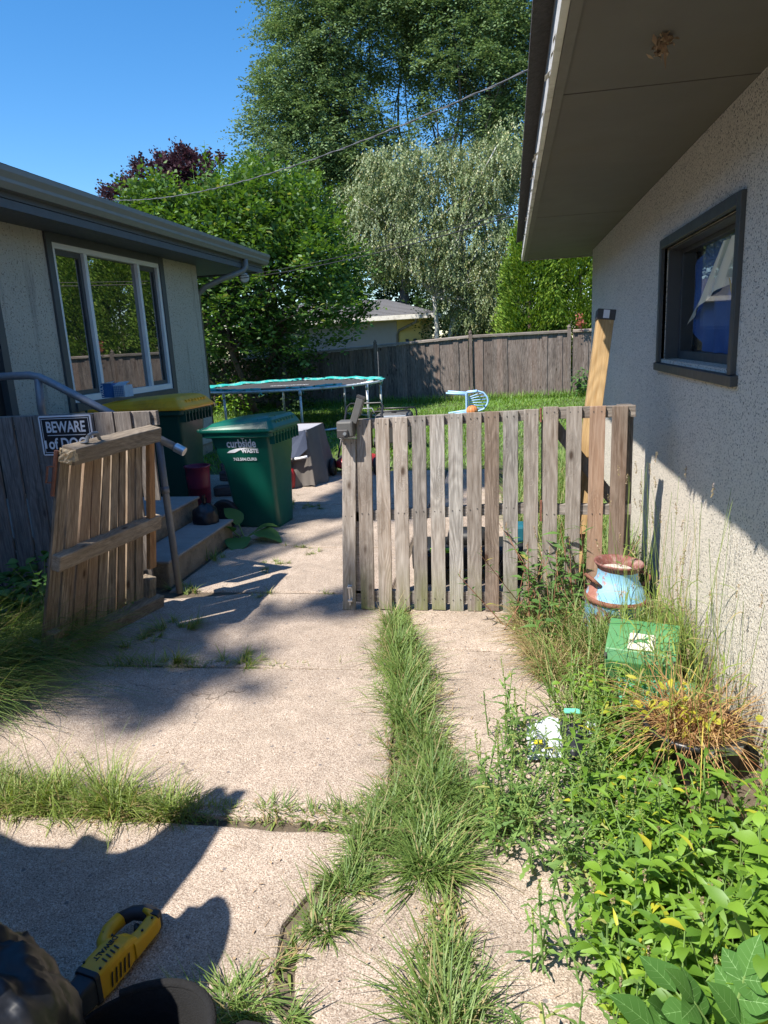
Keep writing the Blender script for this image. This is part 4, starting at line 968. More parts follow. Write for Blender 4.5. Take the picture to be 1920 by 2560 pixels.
# ---- crimson bucket, timbers
bk = thing('bucket', 'crimson plastic bucket standing beside the recycling cart', 'bucket', (-3.30, 7.02, 0))
MB().lathe([(.0, .005), (.105, 0), (.125, .30), (.13, .42), (.14, .425), (.14, .44), (.125, .44), (.115, .06), (0, .05)], n=28).build('pail', 'magenta_plastic', bk, True)
for i, (x0, x1, y, z, ln) in enumerate(((-3.35, -2.6, 7.55, .07, 'bottom'), (-3.3, -2.62, 7.62, .20, 'middle'), (-3.3, -2.6, 7.7, .33, 'upper'), (-3.25, -2.65, 7.78, .45, 'top'))):
    mb = MB().box((-(x1-x0)/2, -.07, -.06), ((x1-x0)/2, .07, .055))
    o = mb.build('landscape_timber', 'timber', bevel=.02); o.location = ((x0+x1)/2, y, z); o.rotation_euler = (0, R((-2, 3, -4, 2)[i]), R((3, -2, 4, 1)[i]))
    aloneobj(o, f'grey landscape timber, {ln} one of the stack behind the green waste cart', 'timber', 'timbers stacked behind the waste cart')

# ---- covered table with helmet, gas can
tb = thing('covered_table', 'small outdoor table draped in a grey cover beside the waste cart', 'table', (-2.70, 8.45, 0))
MB().box((-.36, -.42, .63), (.34, .30, .66)).build('tabletop', 'grey_wall', tb, bevel=.006)
MB().box((-.35, -.44, .56), (.30, -.40, .63)).build('apron', 'grey_dark', tb)
for sx in (-.30, .28):
    for sy in (-.36, .24): MB().box((sx-.025, sy-.025, 0), (sx+.025, sy+.025, .63)).build('leg', 'grey_dark', tb)
vs = []; fs = []; path = [(-.37, -.45), (.0, -.45), (.30, -.45), (.36, -.38), (.37, .0), (.36, .31), (.0, .33)]
N = 44; m = 12
def pth(t):
    k = t*(len(path)-1); i = min(int(k), len(path)-2); f = k-i
    return (path[i][0]*(1-f)+path[i+1][0]*f, path[i][1]*(1-f)+path[i+1][1]*f)
for j in range(m+1):
    v_ = j/m
    for i in range(N+1):
        u = i/N; x, y = pth(u); 
        ztop = .665 if u > .36 else .665-.30*(1-abs(u-.14)/.22 if abs(u-.14) < .22 else 0)-.06
        fl_ = .10*v_+.045*v_*math.sin(u*34)+.02*math.sin(u*71+v_*3)*v_
        r_ = math.hypot(x, y); vs.append((x+x/r_*fl_, y+y/r_*fl_, ztop*(1-v_)+.012*v_+.01*math.sin(u*20)*v_))
for j in range(m):
    for i in range(N): k = j*(N+1)+i; fs.append((k, k+1, k+N+2, k+N+1))
MB().add(vs, fs).build('cover', 'tarp', tb, True)
MB().add([(.02, -.47, .62), (.34, -.46, .665), (.36, -.50, .45), (.18, -.56, .30), (.05, -.52, .36)], [(0, 1, 2, 3, 4)]).build('cover_lining', 'tarp_in', tb)
hm = thing('bike_helmet', 'pink bicycle helmet resting on the covered table', 'helmet', (-2.84, 8.28, .665))
vs = []; fs = []; n, m = 28, 12
for j in range(m+1):
    ph = (PI*.56)*j/m
    for i in range(n):
        th = 2*PI*i/n; rx, ry = .135, .11
        z = .135*math.cos(ph)+.02; z = max(z, 0.0)
        vs.append((rx*math.sin(ph)*math.cos(th), ry*math.sin(ph)*math.sin(th), z))
for j in range(m):
    for i in range(n): fs.append((j*n+i, j*n+(i+1) % n, (j+1)*n+(i+1) % n, (j+1)*n+i))
MB().add(vs, fs).build('shell', 'pink', hm, True)
mb = MB()
for th, ph in ((-70, 50), (-50, 62), (-90, 68), (-110, 52), (-60, 30), (-110, 30), (-20, 60)):
    a_, b_ = R(th), R(ph); p = Vector((.136*math.sin(b_)*math.cos(a_), .111*math.sin(b_)*math.sin(a_), .136*math.cos(b_)+.02)); n_ = p.normalized()
    mb.tube([p-n_*.004, p+n_*.002], .008, 10)
mb.build('vent_hole', 'grey_dark', hm)
gc = thing('gas_can', 'red fuel can with black and white spout in front of the covered table', 'fuel can', (-2.60, 7.92, 0))
mb = MB().loft([rr(.19, .15, 0, .03), rr(.20, .16, .02, .03), rr(.20, .16, .17, .03), rr(.16, .13, .22, .03), rr(.07, .07, .25, .02)]); mb.build('tank', 'red_plastic', gc, True)
MB().tube([(.0, 0, .24), (.02, -.01, .29), (.06, -.02, .33), (.12, -.03, .345)], [.035, .03, .025, .02], 12).build('spout', 'black_plastic', gc, True)
MB().tube([(.12, -.03, .345), (.19, -.035, .355), (.27, -.04, .37)], [.018, .014, .016], 12).build('nozzle', 'print_white', gc, True)
MB().box((-.05, -.079, .04), (-.02, -.077, .08)).build('label_sticker', 'sign_white', gc)

# ---- mower
mw = thing('lawn_mower', 'red push lawn mower with black folding handle behind the gate', 'lawn mower', (-1.95, 8.9, 0))
mb = MB().loft([[Vector((p.x, p.y, z)) for p in rr(.50*s, .52*s, 0, .10)] for z, s in ((.09, 1.0), (.12, 1.03), (.18, 1.0), (.205, .8), (.215, .5))]); mb.build('deck', 'red_plastic', mw, True)
MB().lathe([(.001, .36), (.10, .35), (.12, .31), (.13, .24), (.12, .21)], n=24).build('engine', 'black_plastic', mw, True)
MB().loft([rr(.12, .1, .33, .03, c=(0, .06)), rr(.12, .1, .38, .03, c=(0, .06))]).build('fuel_tank', 'red_plastic', mw)
for sx, sy, r_ in ((-.28, -.24, .11), (.28, -.24, .11), (-.28, .22, .09), (.28, .22, .09)):
    cc = Vector((sx, sy, r_)); rings = [[cc+Vector((w_, q_*math.cos(2*PI*k/24), q_*math.sin(2*PI*k/24))) for k in range(24)] for q_, w_ in ((r_*.5, -.02), (r_*.92, -.026), (r_, -.015), (r_, .015), (r_*.92, .026), (r_*.5, .02))]
    wo = MB().loft(rings, False).build('wheel', 'black_rubber', mw, True); MB().tube([cc+Vector((-.018, 0, 0)), cc+Vector((.018, 0, 0))], r_*.5, 14).build('hub', 'grey_plastic', wo)
hx = .25
MB().tube([(-hx, -.05, .2), (-hx, .3, .5), (-hx, .62, .78), (-hx+.04, .68, .82), (hx-.04, .68, .82), (hx, .62, .78), (hx, .3, .5), (hx, -.05, .2)], .014, 10).build('handle', 'black_metal', mw, True)
MB().tube([(-hx+.1, .50, .70), (-hx+.14, .56, .76), (hx-.14, .56, .76), (hx-.1, .50, .70)], .008, 8).build('brake_bar', 'galv', mw, True)
# ---- generator
ge = thing('generator', 'portable generator in a black tube frame standing on the lawn', 'generator', (-1.78, 10.9, 0))
for y in (-.24, .24):
    MB().tube([(-.32, y, .05), (-.32, y, .55), (-.29, y, .60), (.29, y, .60), (.32, y, .55), (.32, y, .05)], .014, 10).build('frame', 'black_metal', ge, True)
MB().tube([(-.2, -.24, .60), (-.2, .24, .60)], .012, 8).tube([(.2, -.24, .60), (.2, .24, .60)], .012, 8).tube([(-.32, -.24, .06), (-.32, .24, .06)], .012, 8).tube([(.32, -.24, .06), (.32, .24, .06)], .012, 8).build('cross_bar', 'black_metal', ge)
MB().box((-.28, -.2, .1), (.28, .2, .40)).build('engine_block', 'grey_dark', ge, bevel=.02)
MB().loft([rr(.52, .38, .41, .05), rr(.54, .4, .44, .05), rr(.54, .4, .52, .05), rr(.46, .32, .55, .05)]).build('fuel_tank', 'grey_plastic', ge, True)
MB().tube([(0, 0, .55), (0, 0, .585)], .04, 14).build('tank_cap', 'black_plastic', ge)
MB().box((-.12, -.245, .44), (.22, -.205, .53)).build('control_panel', 'box_light', ge)
for y in (-.22,): 
    for x in (-.3, .3): MB().tube([(x-.03, 0, .09), (x+.03, 0, .09)], .09, 18).build('wheel', 'black_rubber', ge)

# ---- trampoline
tc = Vector((-4.65, 14.85, 0)); TRr = 1.98; TZ = .84
tp = thing('trampoline', 'round trampoline with torn teal padding on steel legs in the yard', 'trampoline', tuple(tc))
ringp = [(TRr*math.cos(2*PI*k/64), TRr*math.sin(2*PI*k/64), TZ) for k in range(64)]
MB().tube(ringp, .026, 10, closed=True).build('ring_frame', 'galv_light', tp, True)
vs = [(0, 0, TZ-.01)]+[(TRr*.86*math.cos(2*PI*k/48), TRr*.86*math.sin(2*PI*k/48), TZ) for k in range(48)]
vs += [(x, y, z-.006) for x, y, z in vs]
MB().add(vs, [(0, 1+k, 1+(k+1) % 48) for k in range(48)]+[(49, 50+(k+1) % 48, 50+k) for k in range(48)]).build('jump_mat', 'mat_black', tp)
mb = MB()
for k in range(72):
    a_ = 2*PI*k/72; c_, s_ = math.cos(a_), math.sin(a_); mb.tube([(TRr*.86*c_, TRr*.86*s_, TZ), (TRr*.985*c_, TRr*.985*s_, TZ)], .008, 5)
mb.build('spring', 'galv_light', tp)['kind'] = 'stuff'
def padarc(a0, a1, r0, r1, jag, seed):
    n = int((a1-a0)/2.0); vs = []; fs = []
    for i in range(n+1):
        a_ = R(a0+(a1-a0)*i/n); q = mnoise.noise(Vector((a_*9, seed, 0)))
        ri = r0+jag*q*.10; ro = r1+jag*mnoise.noise(Vector((a_*11, seed+5, 0)))*.08; zz = TZ+.035+.022*mnoise.noise(Vector((a_*5, seed, 2)))
        for r_, z in ((ri, zz-.02), ((ri+ro)/2, zz+.02), (ro, zz-.005)): vs.append((r_*TRr*math.cos(a_), r_*TRr*math.sin(a_), z))
    for i in range(n):
        for j in range(2): k = i*3+j; fs.append((k, k+1, k+4, k+3))
    return MB().add(vs, fs)
padarc(-5, 96, .87, 1.015, 1, 1).build('pad', 'teal', tp, True); padarc(98, 196, .86, 1.0, 1, 4).build('pad', 'teal', tp, True)
padarc(-75, -40, .88, .95, 3, 8).build('pad', 'teal', tp, True); padarc(-150, -90, .86, .93, 3.2, 12).build('pad', 'teal', tp, True); padarc(196, 222, .84, .95, 3, 15).build('pad', 'teal', tp, True)
nb = NB(); n = 90; aa = RNG.uniform(0, 2*PI, n); rr_ = TRr*RNG.uniform(.9, 1.02, n)
nb.add(ribbons(np.stack([rr_*np.cos(aa), rr_*np.sin(aa), np.full(n, TZ)], 1), np.stack([RNG.normal(size=n)*.4, RNG.normal(size=n)*.4, -np.ones(n)*.6], 1), rv(n), RNG.uniform(.05, .14, n), RNG.uniform(.01, .03, n), [1, .7, .3], RNG.uniform(-.3, .3, n)))
nb.build('torn_scraps', 'teal', tp)['kind'] = 'stuff'
for k in range(8):
    a_ = R(22.5*1.0+45*k); x, y = TRr*math.cos(a_), TRr*math.sin(a_)
    MB().tube([(x, y, TZ-.01), (x*1.0, y*1.0, 0.02)], .024, 10).tube([(x, y, TZ-.12), (x, y, TZ-.01)], .03, 10).build('leg', 'galv_light', tp, True)
for k in range(4):
    a0, a1 = R(22.5+90*k), R(67.5+90*k); MB().tube([(TRr*math.cos(a0), TRr*math.sin(a0), .025), (TRr*math.cos(a1), TRr*math.sin(a1), .025)], .022, 8).build('foot_bar', 'galv_light', tp, True)
textobj('lettering', '******', .34, 'print_white', tp, frame_mtx((0, -.2, TZ-.002), (1, 0, 0), (0, 1, 0)), .001)

# ---- blue resin chair lying on its side, ball
ch = thing('resin_chair', 'pale blue plastic chair lying on its side on the lawn', 'chair', (-.93, 15.6, 0))
# local frame: chair's right side faces down; its legs point to -X, back rest towards +X
def C(f, s, u): return Vector((u*-1.0, f, s))   # f: chair depth (mapped to Y), s: width -> Z, u: down(+) along legs
def leg(f, s, f2, s2): return MB().tube([C(f, s, .0), C(f2, s2, .43)], [.028, .02], 8)
for f, s, f2, s2 in ((-.20, .07, -.26, .02), (-.20, .45, -.26, .50), (.20, .07, .27, .02), (.20, .45, .27, .50)):
    leg(f, s, f2, s2).build('leg', 'chair_blue', ch, True)
MB().box((-.02, -.24, .05), (.012, .24, .47)).build('seat', 'chair_blue', ch, bevel=.01)
arc = [(.0, .22, .04), (.18, .27, .03), (.34, .30, .08), (.42, .31, .18), (.44, .31, .26), (.42, .31, .34), (.34, .30, .44), (.18, .27, .49), (.0, .22, .48)]
MB().tube(arc, .020, 8).build('back_frame', 'chair_blue', ch, True)
for k in range(6):
    s = .11+.06*k; MB().tube([(.02, .23, .17+(s-.11)*.6), (.2, .275, s), (.40-.4*abs(s-.26)**1.3, .305, s+(s-.26)*.15)], [.014, .011, .013], 6).build('slat', 'chair_blue', ch, True)
for s in (.02, .50):
    MB().tube([(.0, -.24, s), (.18, -.26, s), (.215, -.20, s), (.20, .1, s), (.20, .27, s)], .019, 8).build('armrest', 'chair_blue', ch, True)
bl = thing('ball', 'orange ball lying against the fallen blue chair', 'ball', (-.80, 15.15, 0))
vs = []; fs = []; n, m = 24, 14
for j in range(m+1):
    for i in range(n):
        ph, th = PI*j/m, 2*PI*i/n; r_ = .125*(1-.04*abs(math.sin(th*4))); vs.append((r_*math.sin(ph)*math.cos(th), r_*math.sin(ph)*math.sin(th), .12+.12*math.cos(ph)))
for j in range(m):
    for i in range(n): fs.append((j*n+i, j*n+(i+1) % n, (j+1)*n+(i+1) % n, (j+1)*n+i))
MB().add(vs, fs).build('shell', 'pumpkin', bl, True)
mb = MB()
for th in (-60, -90, -120): mb.tube([(.128*math.sin(p)*math.cos(R(th)), .128*math.sin(p)*math.sin(R(th)), .12+.122*math.cos(p)) for p in [PI*k/10 for k in range(1, 10)]], .0035, 5)
mb.build('seam', 'print_black', bl)

# ---- ride-on toy behind the gate (seen between the boards)
ty = thing('ride_on_toy', 'low black and lime ride-on toy behind the gate boards', 'toy', (-.25, 4.75, 0))
MB().loft([[Vector((z, p.x, p.y+.16)) for p in rr(.34, .16, 0, .05)] for z in (-.42, -.38, .0, .30, .36)]).build('body', 'black_plastic', ty, True)
MB().box((-.30, -.168, .20), (-.10, -.12, .235)).build('side_strip', 'lime', ty, bevel=.01)
MB().loft([rr(.3, .2, .24, .05, c=(-.05, 0)), rr(.26, .2, .32, .05, c=(-.05, 0))]).build('seat', 'black_plastic', ty, True)
MB().box((.25, -.05, .24), (.34, .10, .36)).build('front_panel', 'cyan_plastic', ty, bevel=.02)
for x in (-.3, .26):
    for y in (-.19, .19): MB().tube([(x, y-.03, .1), (x, y+.03, .1)], .10, 20).build('wheel', 'black_plastic', ty)

# ---- milk can
mc = thing('milk_can', 'old blue milk can with flaking rust and wide rim by the wall', 'milk can', (.515, 3.70, -.06))
tilt = Matrix.Rotation(R(4), 3, 'Y')@Matrix.Scale(.92, 3)
def tl(mb): mb.v = [tuple(tilt@Vector(p)) for p in mb.v]; return mb
tl(MB().lathe([(.0, .0), (.165, 0), (.168, .02), (.165, .30), (.172, .31), (.172, .325), (.163, .335), (.158, .355), (.142, .395), (.122, .422), (.114, .44), (.112, .475), (.114, .49)], n=40)).build('body', 'can', mc, True)
tl(MB().lathe([(.114, .49), (.122, .505), (.134, .520), (.138, .528), (.134, .535), (.124, .526), (.108, .508), (.100, .49), (.096, .46), (.09, .45)], n=40)).build('rim', 'can_rim', mc, True)
tl(MB().lathe([(.001, .492), (.06, .491), (.102, .485)], n=24)).build('fill', 'grit', mc)
tl(MB().lathe([(.166, .305), (.176, .31), (.176, .328), (.164, .335)], n=40)).build('band', 'rust', mc, True)
for sgn in (-1, 1):
    a_ = R(200) if sgn < 0 else R(20); dx, dy = math.cos(a_), math.sin(a_); px_, py_ = -dy, dx
    pts = [(dx*.135+px_*s*.05, dy*.135+py_*s*.05, z) for s, z in ((-1, .40),)]
    mb = MB().tube([(dx*.125-px_*.055, dy*.125-py_*.055, .405), (dx*.165-px_*.055, dy*.165-py_*.055, .44), (dx*.175-px_*.04, dy*.175-py_*.04, .45), (dx*.175+px_*.04, dy*.175+py_*.04, .45), (dx*.165+px_*.055, dy*.165+py_*.055, .44), (dx*.125+px_*.055, dy*.125+py_*.055, .405)], .010, 8)
    tl(mb).build('handle', 'rust', mc, True)

# ---- green metal box with leaping deer badge
gb = thing('metal_box', 'green metal hood with a cream deer badge lying in the weeds', 'metal box', (.60, 3.22, .03), R(-14))
tiltm = Matrix.Rotation(R(-28), 3, 'X')
prof = [(-.12, .02), (-.125, .10), (-.11, .20), (-.07, .235), (.06, .245), (.11, .24)]
outer = [[Vector((x, y, z)) for y, z in prof]+[Vector((x, .11, .22)), Vector((x, .05, .225)), Vector((x, -.06, .215)), Vector((x, -.095, .19)), Vector((x, -.11, .10)), Vector((x, -.105, .02))] for x in (-.15, .15)]
MB().loft(outer).build('shell', 'green_metal', gb, bevel=.003)
MB().box((.140, -.108, .02), (.152, .11, .222)).build('end_panel', 'green_inside', gb); MB().box((-.152, -.108, .02), (-.140, .11, .222)).build('end_panel', 'green_inside', gb)
MB().box((-.148, -.100, .01), (.148, .10, .02)).build('base', 'green_inside', gb)
# badge on the sloping top edge and deer silhouette
b0 = Vector((0.0, -.02, .2425)); bx_ = Vector((1, 0, 0)); by_ = Vector((0, .13, .01)).normalized()
def badge(poly, h, mat, nm):
    pts = [b0+bx_*a_+by_*b_+Vector((0, 0, h)) for a_, b_ in poly]; MB().prism(pts, Vector((0, 0, .0015))).build(nm, mat, gb)
badge([(-.055, -.045), (.055, -.045), (.055, .035), (.05, .045), (-.05, .045), (-.055, .035)], .002, 'cream', 'badge')
badge([(-.034, -.004), (-.022, .008), (-.005, .010), (.012, .014), (.016, .026), (.022, .030), (.032, .026), (.024, .018), (.022, .004), (.034, -.002), (.030, -.006), (.014, -.003), (-.012, -.003), (-.022, -.012), (-.040, -.014), (-.030, -.008)], .004, 'green_metal', 'deer_emblem')
badge([(.006, .024), (.010, .036), (.018, .040), (.016, .030)], .004, 'green_metal', 'deer_antler')
for ob in gb.children:
    pass
gb.rotation_euler = (R(26), 0, R(-16))
gp_ = MB().box((-.17, -.09, 0), (.15, .09, .022), rot=Matrix.Rotation(R(8), 3, 'Z')).build('metal_plate', 'seafoam', bevel=.006); gp_.location = (.62, 2.95, .05); gp_.rotation_euler = (R(14), R(3), R(-12))
aloneobj(gp_, 'sea green metal plate lying in weeds below the green hood', 'metal plate')

# ---- pot with dried grass
pt = thing('plant_pot', 'black plastic pot of dried brown grass against the right wall', 'plant pot', (.65, 2.50, -.03))
MB().lathe([(0, 0), (.13, 0), (.15, .05), (.170, .20), (.182, .205), (.182, .225), (.165, .225), (.155, .19), (.0, .18)], n=36, wob=.02).build('pot', 'black_plastic', pt, True)
MB().lathe([(.001, .20), (.08, .198), (.156, .185)], n=24).build('soil', 'soil', pt)
MB().add([(.0, -.183, .19), (.12, -.145, .19), (.125, -.15, .225), (.06, -.185, .235), (0, -.19, .225)], [(0, 1, 2, 3, 4)]).build('torn_label', 'paper_white', pt)

# ---- litter
def crumple(name, label, cat, c, sx, sy, sz, seed, parts):
    t = thing(name, label, cat, c)
    for nm, mat, u0, u1 in parts:
        n = 22; vs = []; fs = []
        for j in range(n+1):
            for i in range(n+1):
                u = u0+(u1-u0)*i/n; v_ = j/n; x = (u-.5)*sx; y = (v_-.5)*sy
                z = sz*(.35+.5*mnoise.noise(Vector((u*3.1, v_*3.1, seed)))+.35*abs(mnoise.noise(Vector((u*8, v_*8, seed+4)))))*(1-(2*v_-1)**4*.7)*(1-(2*u-1)**4*.6)
                vs.append((x+.012*mnoise.noise(Vector((v_*6, u*6, seed))), y+.012*mnoise.noise(Vector((u*6, v_*6, seed+9))), max(z, .002)))
        for j in range(n):
            for i in range(n): k = j*(n+1)+i; fs.append((k, k+1, k+n+2, k+n+1))
        MB().add(vs, fs).build(nm, mat, t)
    return t
cr = crumple('crumpled_sack', 'crumpled white and black printed sack on the slab in the weeds', 'sack', (.20, 2.62, .005), .30, .26, .13, 2.2, (('film', 'paper_white', 0, .42), ('printed_band', 'bagfilm', .42, .8), ('film', 'paper_white', .8, 1)))
crumple('foil_wrapper', 'lime green foil wrapper on the slab edge below the gate', 'wrapper', (.055, 3.80, .005), .11, .07, .035, 6.1, (('foil', 'paper_lime', 0, 1),))
pb = cr
MB().box((-.125, -.10, .055), (-.09, -.07, .059)).build('yellow_patch', 'paper_yellow', cr); MB().box((.0, .085, .09), (.07, .12, .094)).build('mint_patch', 'paper_green', cr)

# ================================================================ FOREGROUND TOOLS
sw_ = thing('reciprocating_saw', 'yellow and black cordless saw lying on the shaded concrete', 'power saw', (-1.045, 1.42, 0))
# local: +A axis from the nose (near-left) towards the handle (far right)
A0 = at(215, 2455, Z=.07); A1 = at(372, 2290, Z=.06)
ax = (A1-A0); ax.z = 0; ax.normalize(); ay = Vector((-ax.y, ax.x, 0))
A0g = Vector((A0.x, A0.y, 0))
def SP(a, b, z): return A0g+ax*(a*.90)+ay*(b*.84)+Vector((0, 0, z*.85))-sw_.location
def sloft(secs, nm, mat, par=None, n=10, sm=False):
    rings = []
    for a, bc, bw, z0, z1, rd in secs:
        bw *= .84; r_ = rr(bw, (z1-z0)*.85, 0, min(rd*.62, bw*.45, (z1-z0)*.45), 3); rings.append([SP(a, bc+p.x/.84, (z0+z1)/2+p.y/.85) for p in r_])
    return MB().loft(rings).build(nm, mat, par or sw_, sm, bevel=.0015)
LS = (A1-A0).length
sloft([(-.13, 0, .03, .03, .075, .01), (-.10, 0, .055, .02, .09, .02), (-.03, 0, .072, .012, .10, .02), (.02, 0, .078, .01, .105, .02)], 'nose', 'navy_tool')
sloft([(.015, 0, .082, .008, .108, .018), (.05, 0, .088, .006, .112, .02), (.115, .0, .088, .008, .110, .02), (.15, -.006, .07, .014, .10, .02), (.17, -.012, .055, .02, .09, .015)], 'motor_housing', 'yellow_tool')
sloft([(.15, -.022, .050, .02, .085, .015), (.20, -.022, .044, .02, .078, .015), (.255, -.018, .046, .018, .078, .015), (.272, -.012, .05, .02, .078, .015)], 'rear_housing', 'yellow_tool')
MB().tube([SP(.275, -.008, .05), SP(.283, .03, .055), SP(.268, .075, .055), SP(.235, .10, .052)], [.025, .023, .02, .02], 12).build('handle', 'navy_tool', sw_, True)
MB().tube([SP(.235, .10, .052), SP(.19, .105, .05), (SP(.15, .09, .05)), SP(.125, .055, .05), SP(.11, .03, .05)], [.022, .021, .018, .020, .024], 12).build('front_strut', 'yellow_tool', sw_, True)
MB().tube([SP(.262, -.02, .06), SP(.268, .0, .076), SP(.270, .028, .080)], [.012, .010, .006], 8).build('grip_accent', 'yellow_tool', sw_, True)
MB().tube([SP(.232, .005, .05), SP(.222, .022, .05), SP(.235, .03, .05)], .008, 8).build('trigger', 'print_black', sw_, True)
mb = MB()
for k in range(5):
    a_ = .045+.017*k; p = [SP(a_, -.0448+.002, .030), SP(a_+.005, -.0448+.002, .030), SP(a_+.012, -.0448+.002, .078), SP(a_+.007, -.0448+.002, .078)]
    mb.prism([q-ay*.0035 for q in p], -ay*.001)
mb.build('vent_slot', 'print_black', sw_)
mb = MB()
for k in range(4):
    a_ = .05+.016*k; p = [SP(a_, -.034, .1128), SP(a_+.005, -.034, .1128), SP(a_+.009, -.012, .1132), SP(a_+.004, -.012, .1132)]; mb.prism(p, Vector((0, 0, .001)))
mb.build('vent_slot', 'print_black', sw_)
for a_, b_, z_ in ((.03, .034, .109), (.03, -.030, .109), (.135, .026, .108), (.20, -.030, .081), (.25, -.026, .081), (.165, .098, .068), (.205, .104, .069)):
    MB().tube([SP(a_, b_, z_), SP(a_, b_, z_+.004)], .0035, 10).build('screw', 'print_black', sw_)
sloft([(.262, -.012, .054, .016, .084, .012), (.285, -.008, .050, .02, .080, .012)], 'rear_bumper', 'navy_tool')
sloft([(.0, .0, .082, .006, .110, .016), (.016, 0, .086, .006, .113, .016)], 'collar', 'navy_tool')
for q in range(4): MB().tube([SP(-.09+.022*q, -.024, .088), SP(-.09+.022*q, .024, .088)], .003, 6).build('nose_rib', 'print_black', sw_)
textobj('lettering', 'DEWALT', .020, 'print_black', sw_, frame_mtx(SP(.09, .016, .1125), -ax, -ay), .0006, .0005)
MB().box(tuple(SP(.02, .048, .03)), tuple(SP(.02, .048, .03)+Vector((.02, .012, .03)))).build('latch', 'yellow_tool', sw_)
# big black garbage bag, tool bag with battery
gbag = thing('garbage_bag', 'big shiny black garbage bag at the lower left beside the saw', 'bag', (-1.09, .98, 0))
bagmesh((0, 0, 0), .225, .19, .285, 9.1, 96, 64, knot=False, crease=.13, flat=.75).build('sack', 'bagfilm', gbag, True)
tbag = thing('tool_bag', 'open black felt tool bag with yellow trim next to the garbage bag', 'tool bag', (-.80, 1.08, 0))
rings = []
for z, s in ((0, .8), (.03, .9), (.14, 1.0), (.22, 1.02), (.235, .99)):
    rings.append([Vector((.17*s*math.cos(2*PI*k/36), .125*s*math.sin(2*PI*k/36)*(1+.15*math.cos(2*PI*k/36)), z+.035*(z/.22)*math.sin(2*PI*k/36+1.0))) for k in range(36)])
for z, s in ((.225, .95), (.10, .90), (.05, .7)):
    rings.append([Vector((.17*s*math.cos(2*PI*k/36), .125*s*math.sin(2*PI*k/36)*(1+.15*math.cos(2*PI*k/36)), z+.035*(z/.22)*math.sin(2*PI*k/36+1.0))) for k in range(36)])
MB().loft(rings).build('shell', 'felt', tbag, True)
MB().tube([(.172*math.cos(2*PI*k/36), .128*math.sin(2*PI*k/36)*(1+.15*math.cos(2*PI*k/36)), .237+.035*math.sin(2*PI*k/36+1.0)) for k in range(-2, 13)], .010, 8).build('edge_band', 'felt', tbag, True)
MB().tube([(.165, -.03, .05), (.178, -.02, .12), (.178, -.015, .20)], .012, 6).build('trim', 'yellow_tool', tbag)
MB().add([(.16, .08, .20), (.21, .10, .205), (.25, .095, .21), (.25, .075, .20), (.20, .07, .19), (.16, .05, .19)], [(0, 1, 2, 3, 4, 5)]).build('strap', 'felt', tbag)
tbag.scale = (1, 1, .82)
bt = thing('battery_pack', 'black battery pack with yellow edge sitting in the tool bag', 'battery', (-.775, 1.055, .085), R(38))
MB().box((-.05, -.04, 0), (.05, .04, .125)).build('case', 'black_plastic', bt, bevel=.010)
MB().box((-.053, -.035, .10), (-.047, .036, .122)).box((-.05, -.043, .118), (.05, -.036, .130)).build('edge', 'yellow_tool', bt, bevel=.002)
MB().box((-.04, -.028, .1255), (.042, .030, .1275)).build('film', 'bagfilm', bt)
MB().tube([(-.07, -.03, .14), (-.05, .03, .15)], .006, 6).tube([(-.085, -.02, .13), (-.065, .035, .14)], .006, 6).build('clip', 'galv_bright', bt)

# ================================================================ OUTSIDE THE FRAME: added upright sheet, outline shaped to cast the shadow across the slabs
sil = [(0, 2079), (69, 2113), (174, 2119), (203, 2090), (226, 2084), (255, 2099), (286, 2102), (269, 2131), (301, 2131), (359, 2110), (428, 2055), (470, 2022), (509, 1992), (544, 1968), (566, 1970), (572, 1990), (590, 1976), (622, 1977),
       (596, 2015), (555, 2067), (509, 2142), (463, 2200), (401, 2280), (428, 2300), (448, 2290), (470, 2264), (500, 2266), (522, 2246), (545, 2238), (565, 2246), (578, 2275), (579, 2310), (565, 2370), (540, 2430), (504, 2482), (532, 2487), (560, 2500), (578, 2530), (585, 2560)]
ps = []
for a_, b_ in sil:
    g0 = at(a_, b_, Z=0); h_ = (g0.y-.9)/.55; ps.append((g0.x-.45*h_, h_))
ps = [(-4.2, 0), (-4.2, 1.75)]+ps+[(-.99, 0)]
pl = thing('shadow_caster', 'unseen jagged sheet added left of the drive to cast the slab shadow', 'shadow caster', (-2.4, .9, 0))
MB().prism([Vector((x+2.4, 0, z)) for x, z in ps], Vector((0, -.018, 0))).build('sheet', 'wood_leftfence', pl)
MB().box((-.6, -.10, 0), (-.52, -.018, 1.4)).build('stake', 'wood_leftfence', pl)

# ================================================================ WIRES
def wire(p, q, sag, r_, name, label, mat, twist=0):
    N = 40; pts = []
    for i in range(N+1):
        t = i/N; v_ = Vector(p).lerp(Vector(q), t); v_.z -= sag*4*t*(1-t); pts.append(v_)
    mb = MB().tube(pts, r_, 6)
    if twist:
        n2 = 400; pts2 = []
        for i in range(n2+1):
            t = i/n2; v_ = Vector(p).lerp(Vector(q), t); v_.z -= sag*4*t*(1-t); a_ = t*twist; pts2.append(v_+Vector((math.cos(a_)*r_*1.6, 0, math.sin(a_)*r_*1.6)))
        mb.tube(pts2, r_*.7, 4)
    aloneobj(mb.build(name, mat), label, 'cable')
a = at(285, 500, Y=13.2); b = at(1345, 198, Y=6.0); e = b+(b-a)*.15
wire(a, (b.x+.4, 5.4, b.z+.03), .28, .0048, 'power_line', 'upper twisted power line crossing from the left roof to the right eave', 'wire', 130)
a = at(560, 700, Y=12.2); b = at(1300, 546, Y=8.2)
wire(a, b+Vector((.15, -.2, .05)), .10, .006, 'phone_line', 'lower thin line from the flood light corner to the right eave', 'wire_dark')
wire(a+Vector((0, 0, .03)), b+Vector((.15, -.2, .09)), .08, .005, 'phone_line', 'second thin line just above the lower line to the right eave', 'wire_dark')

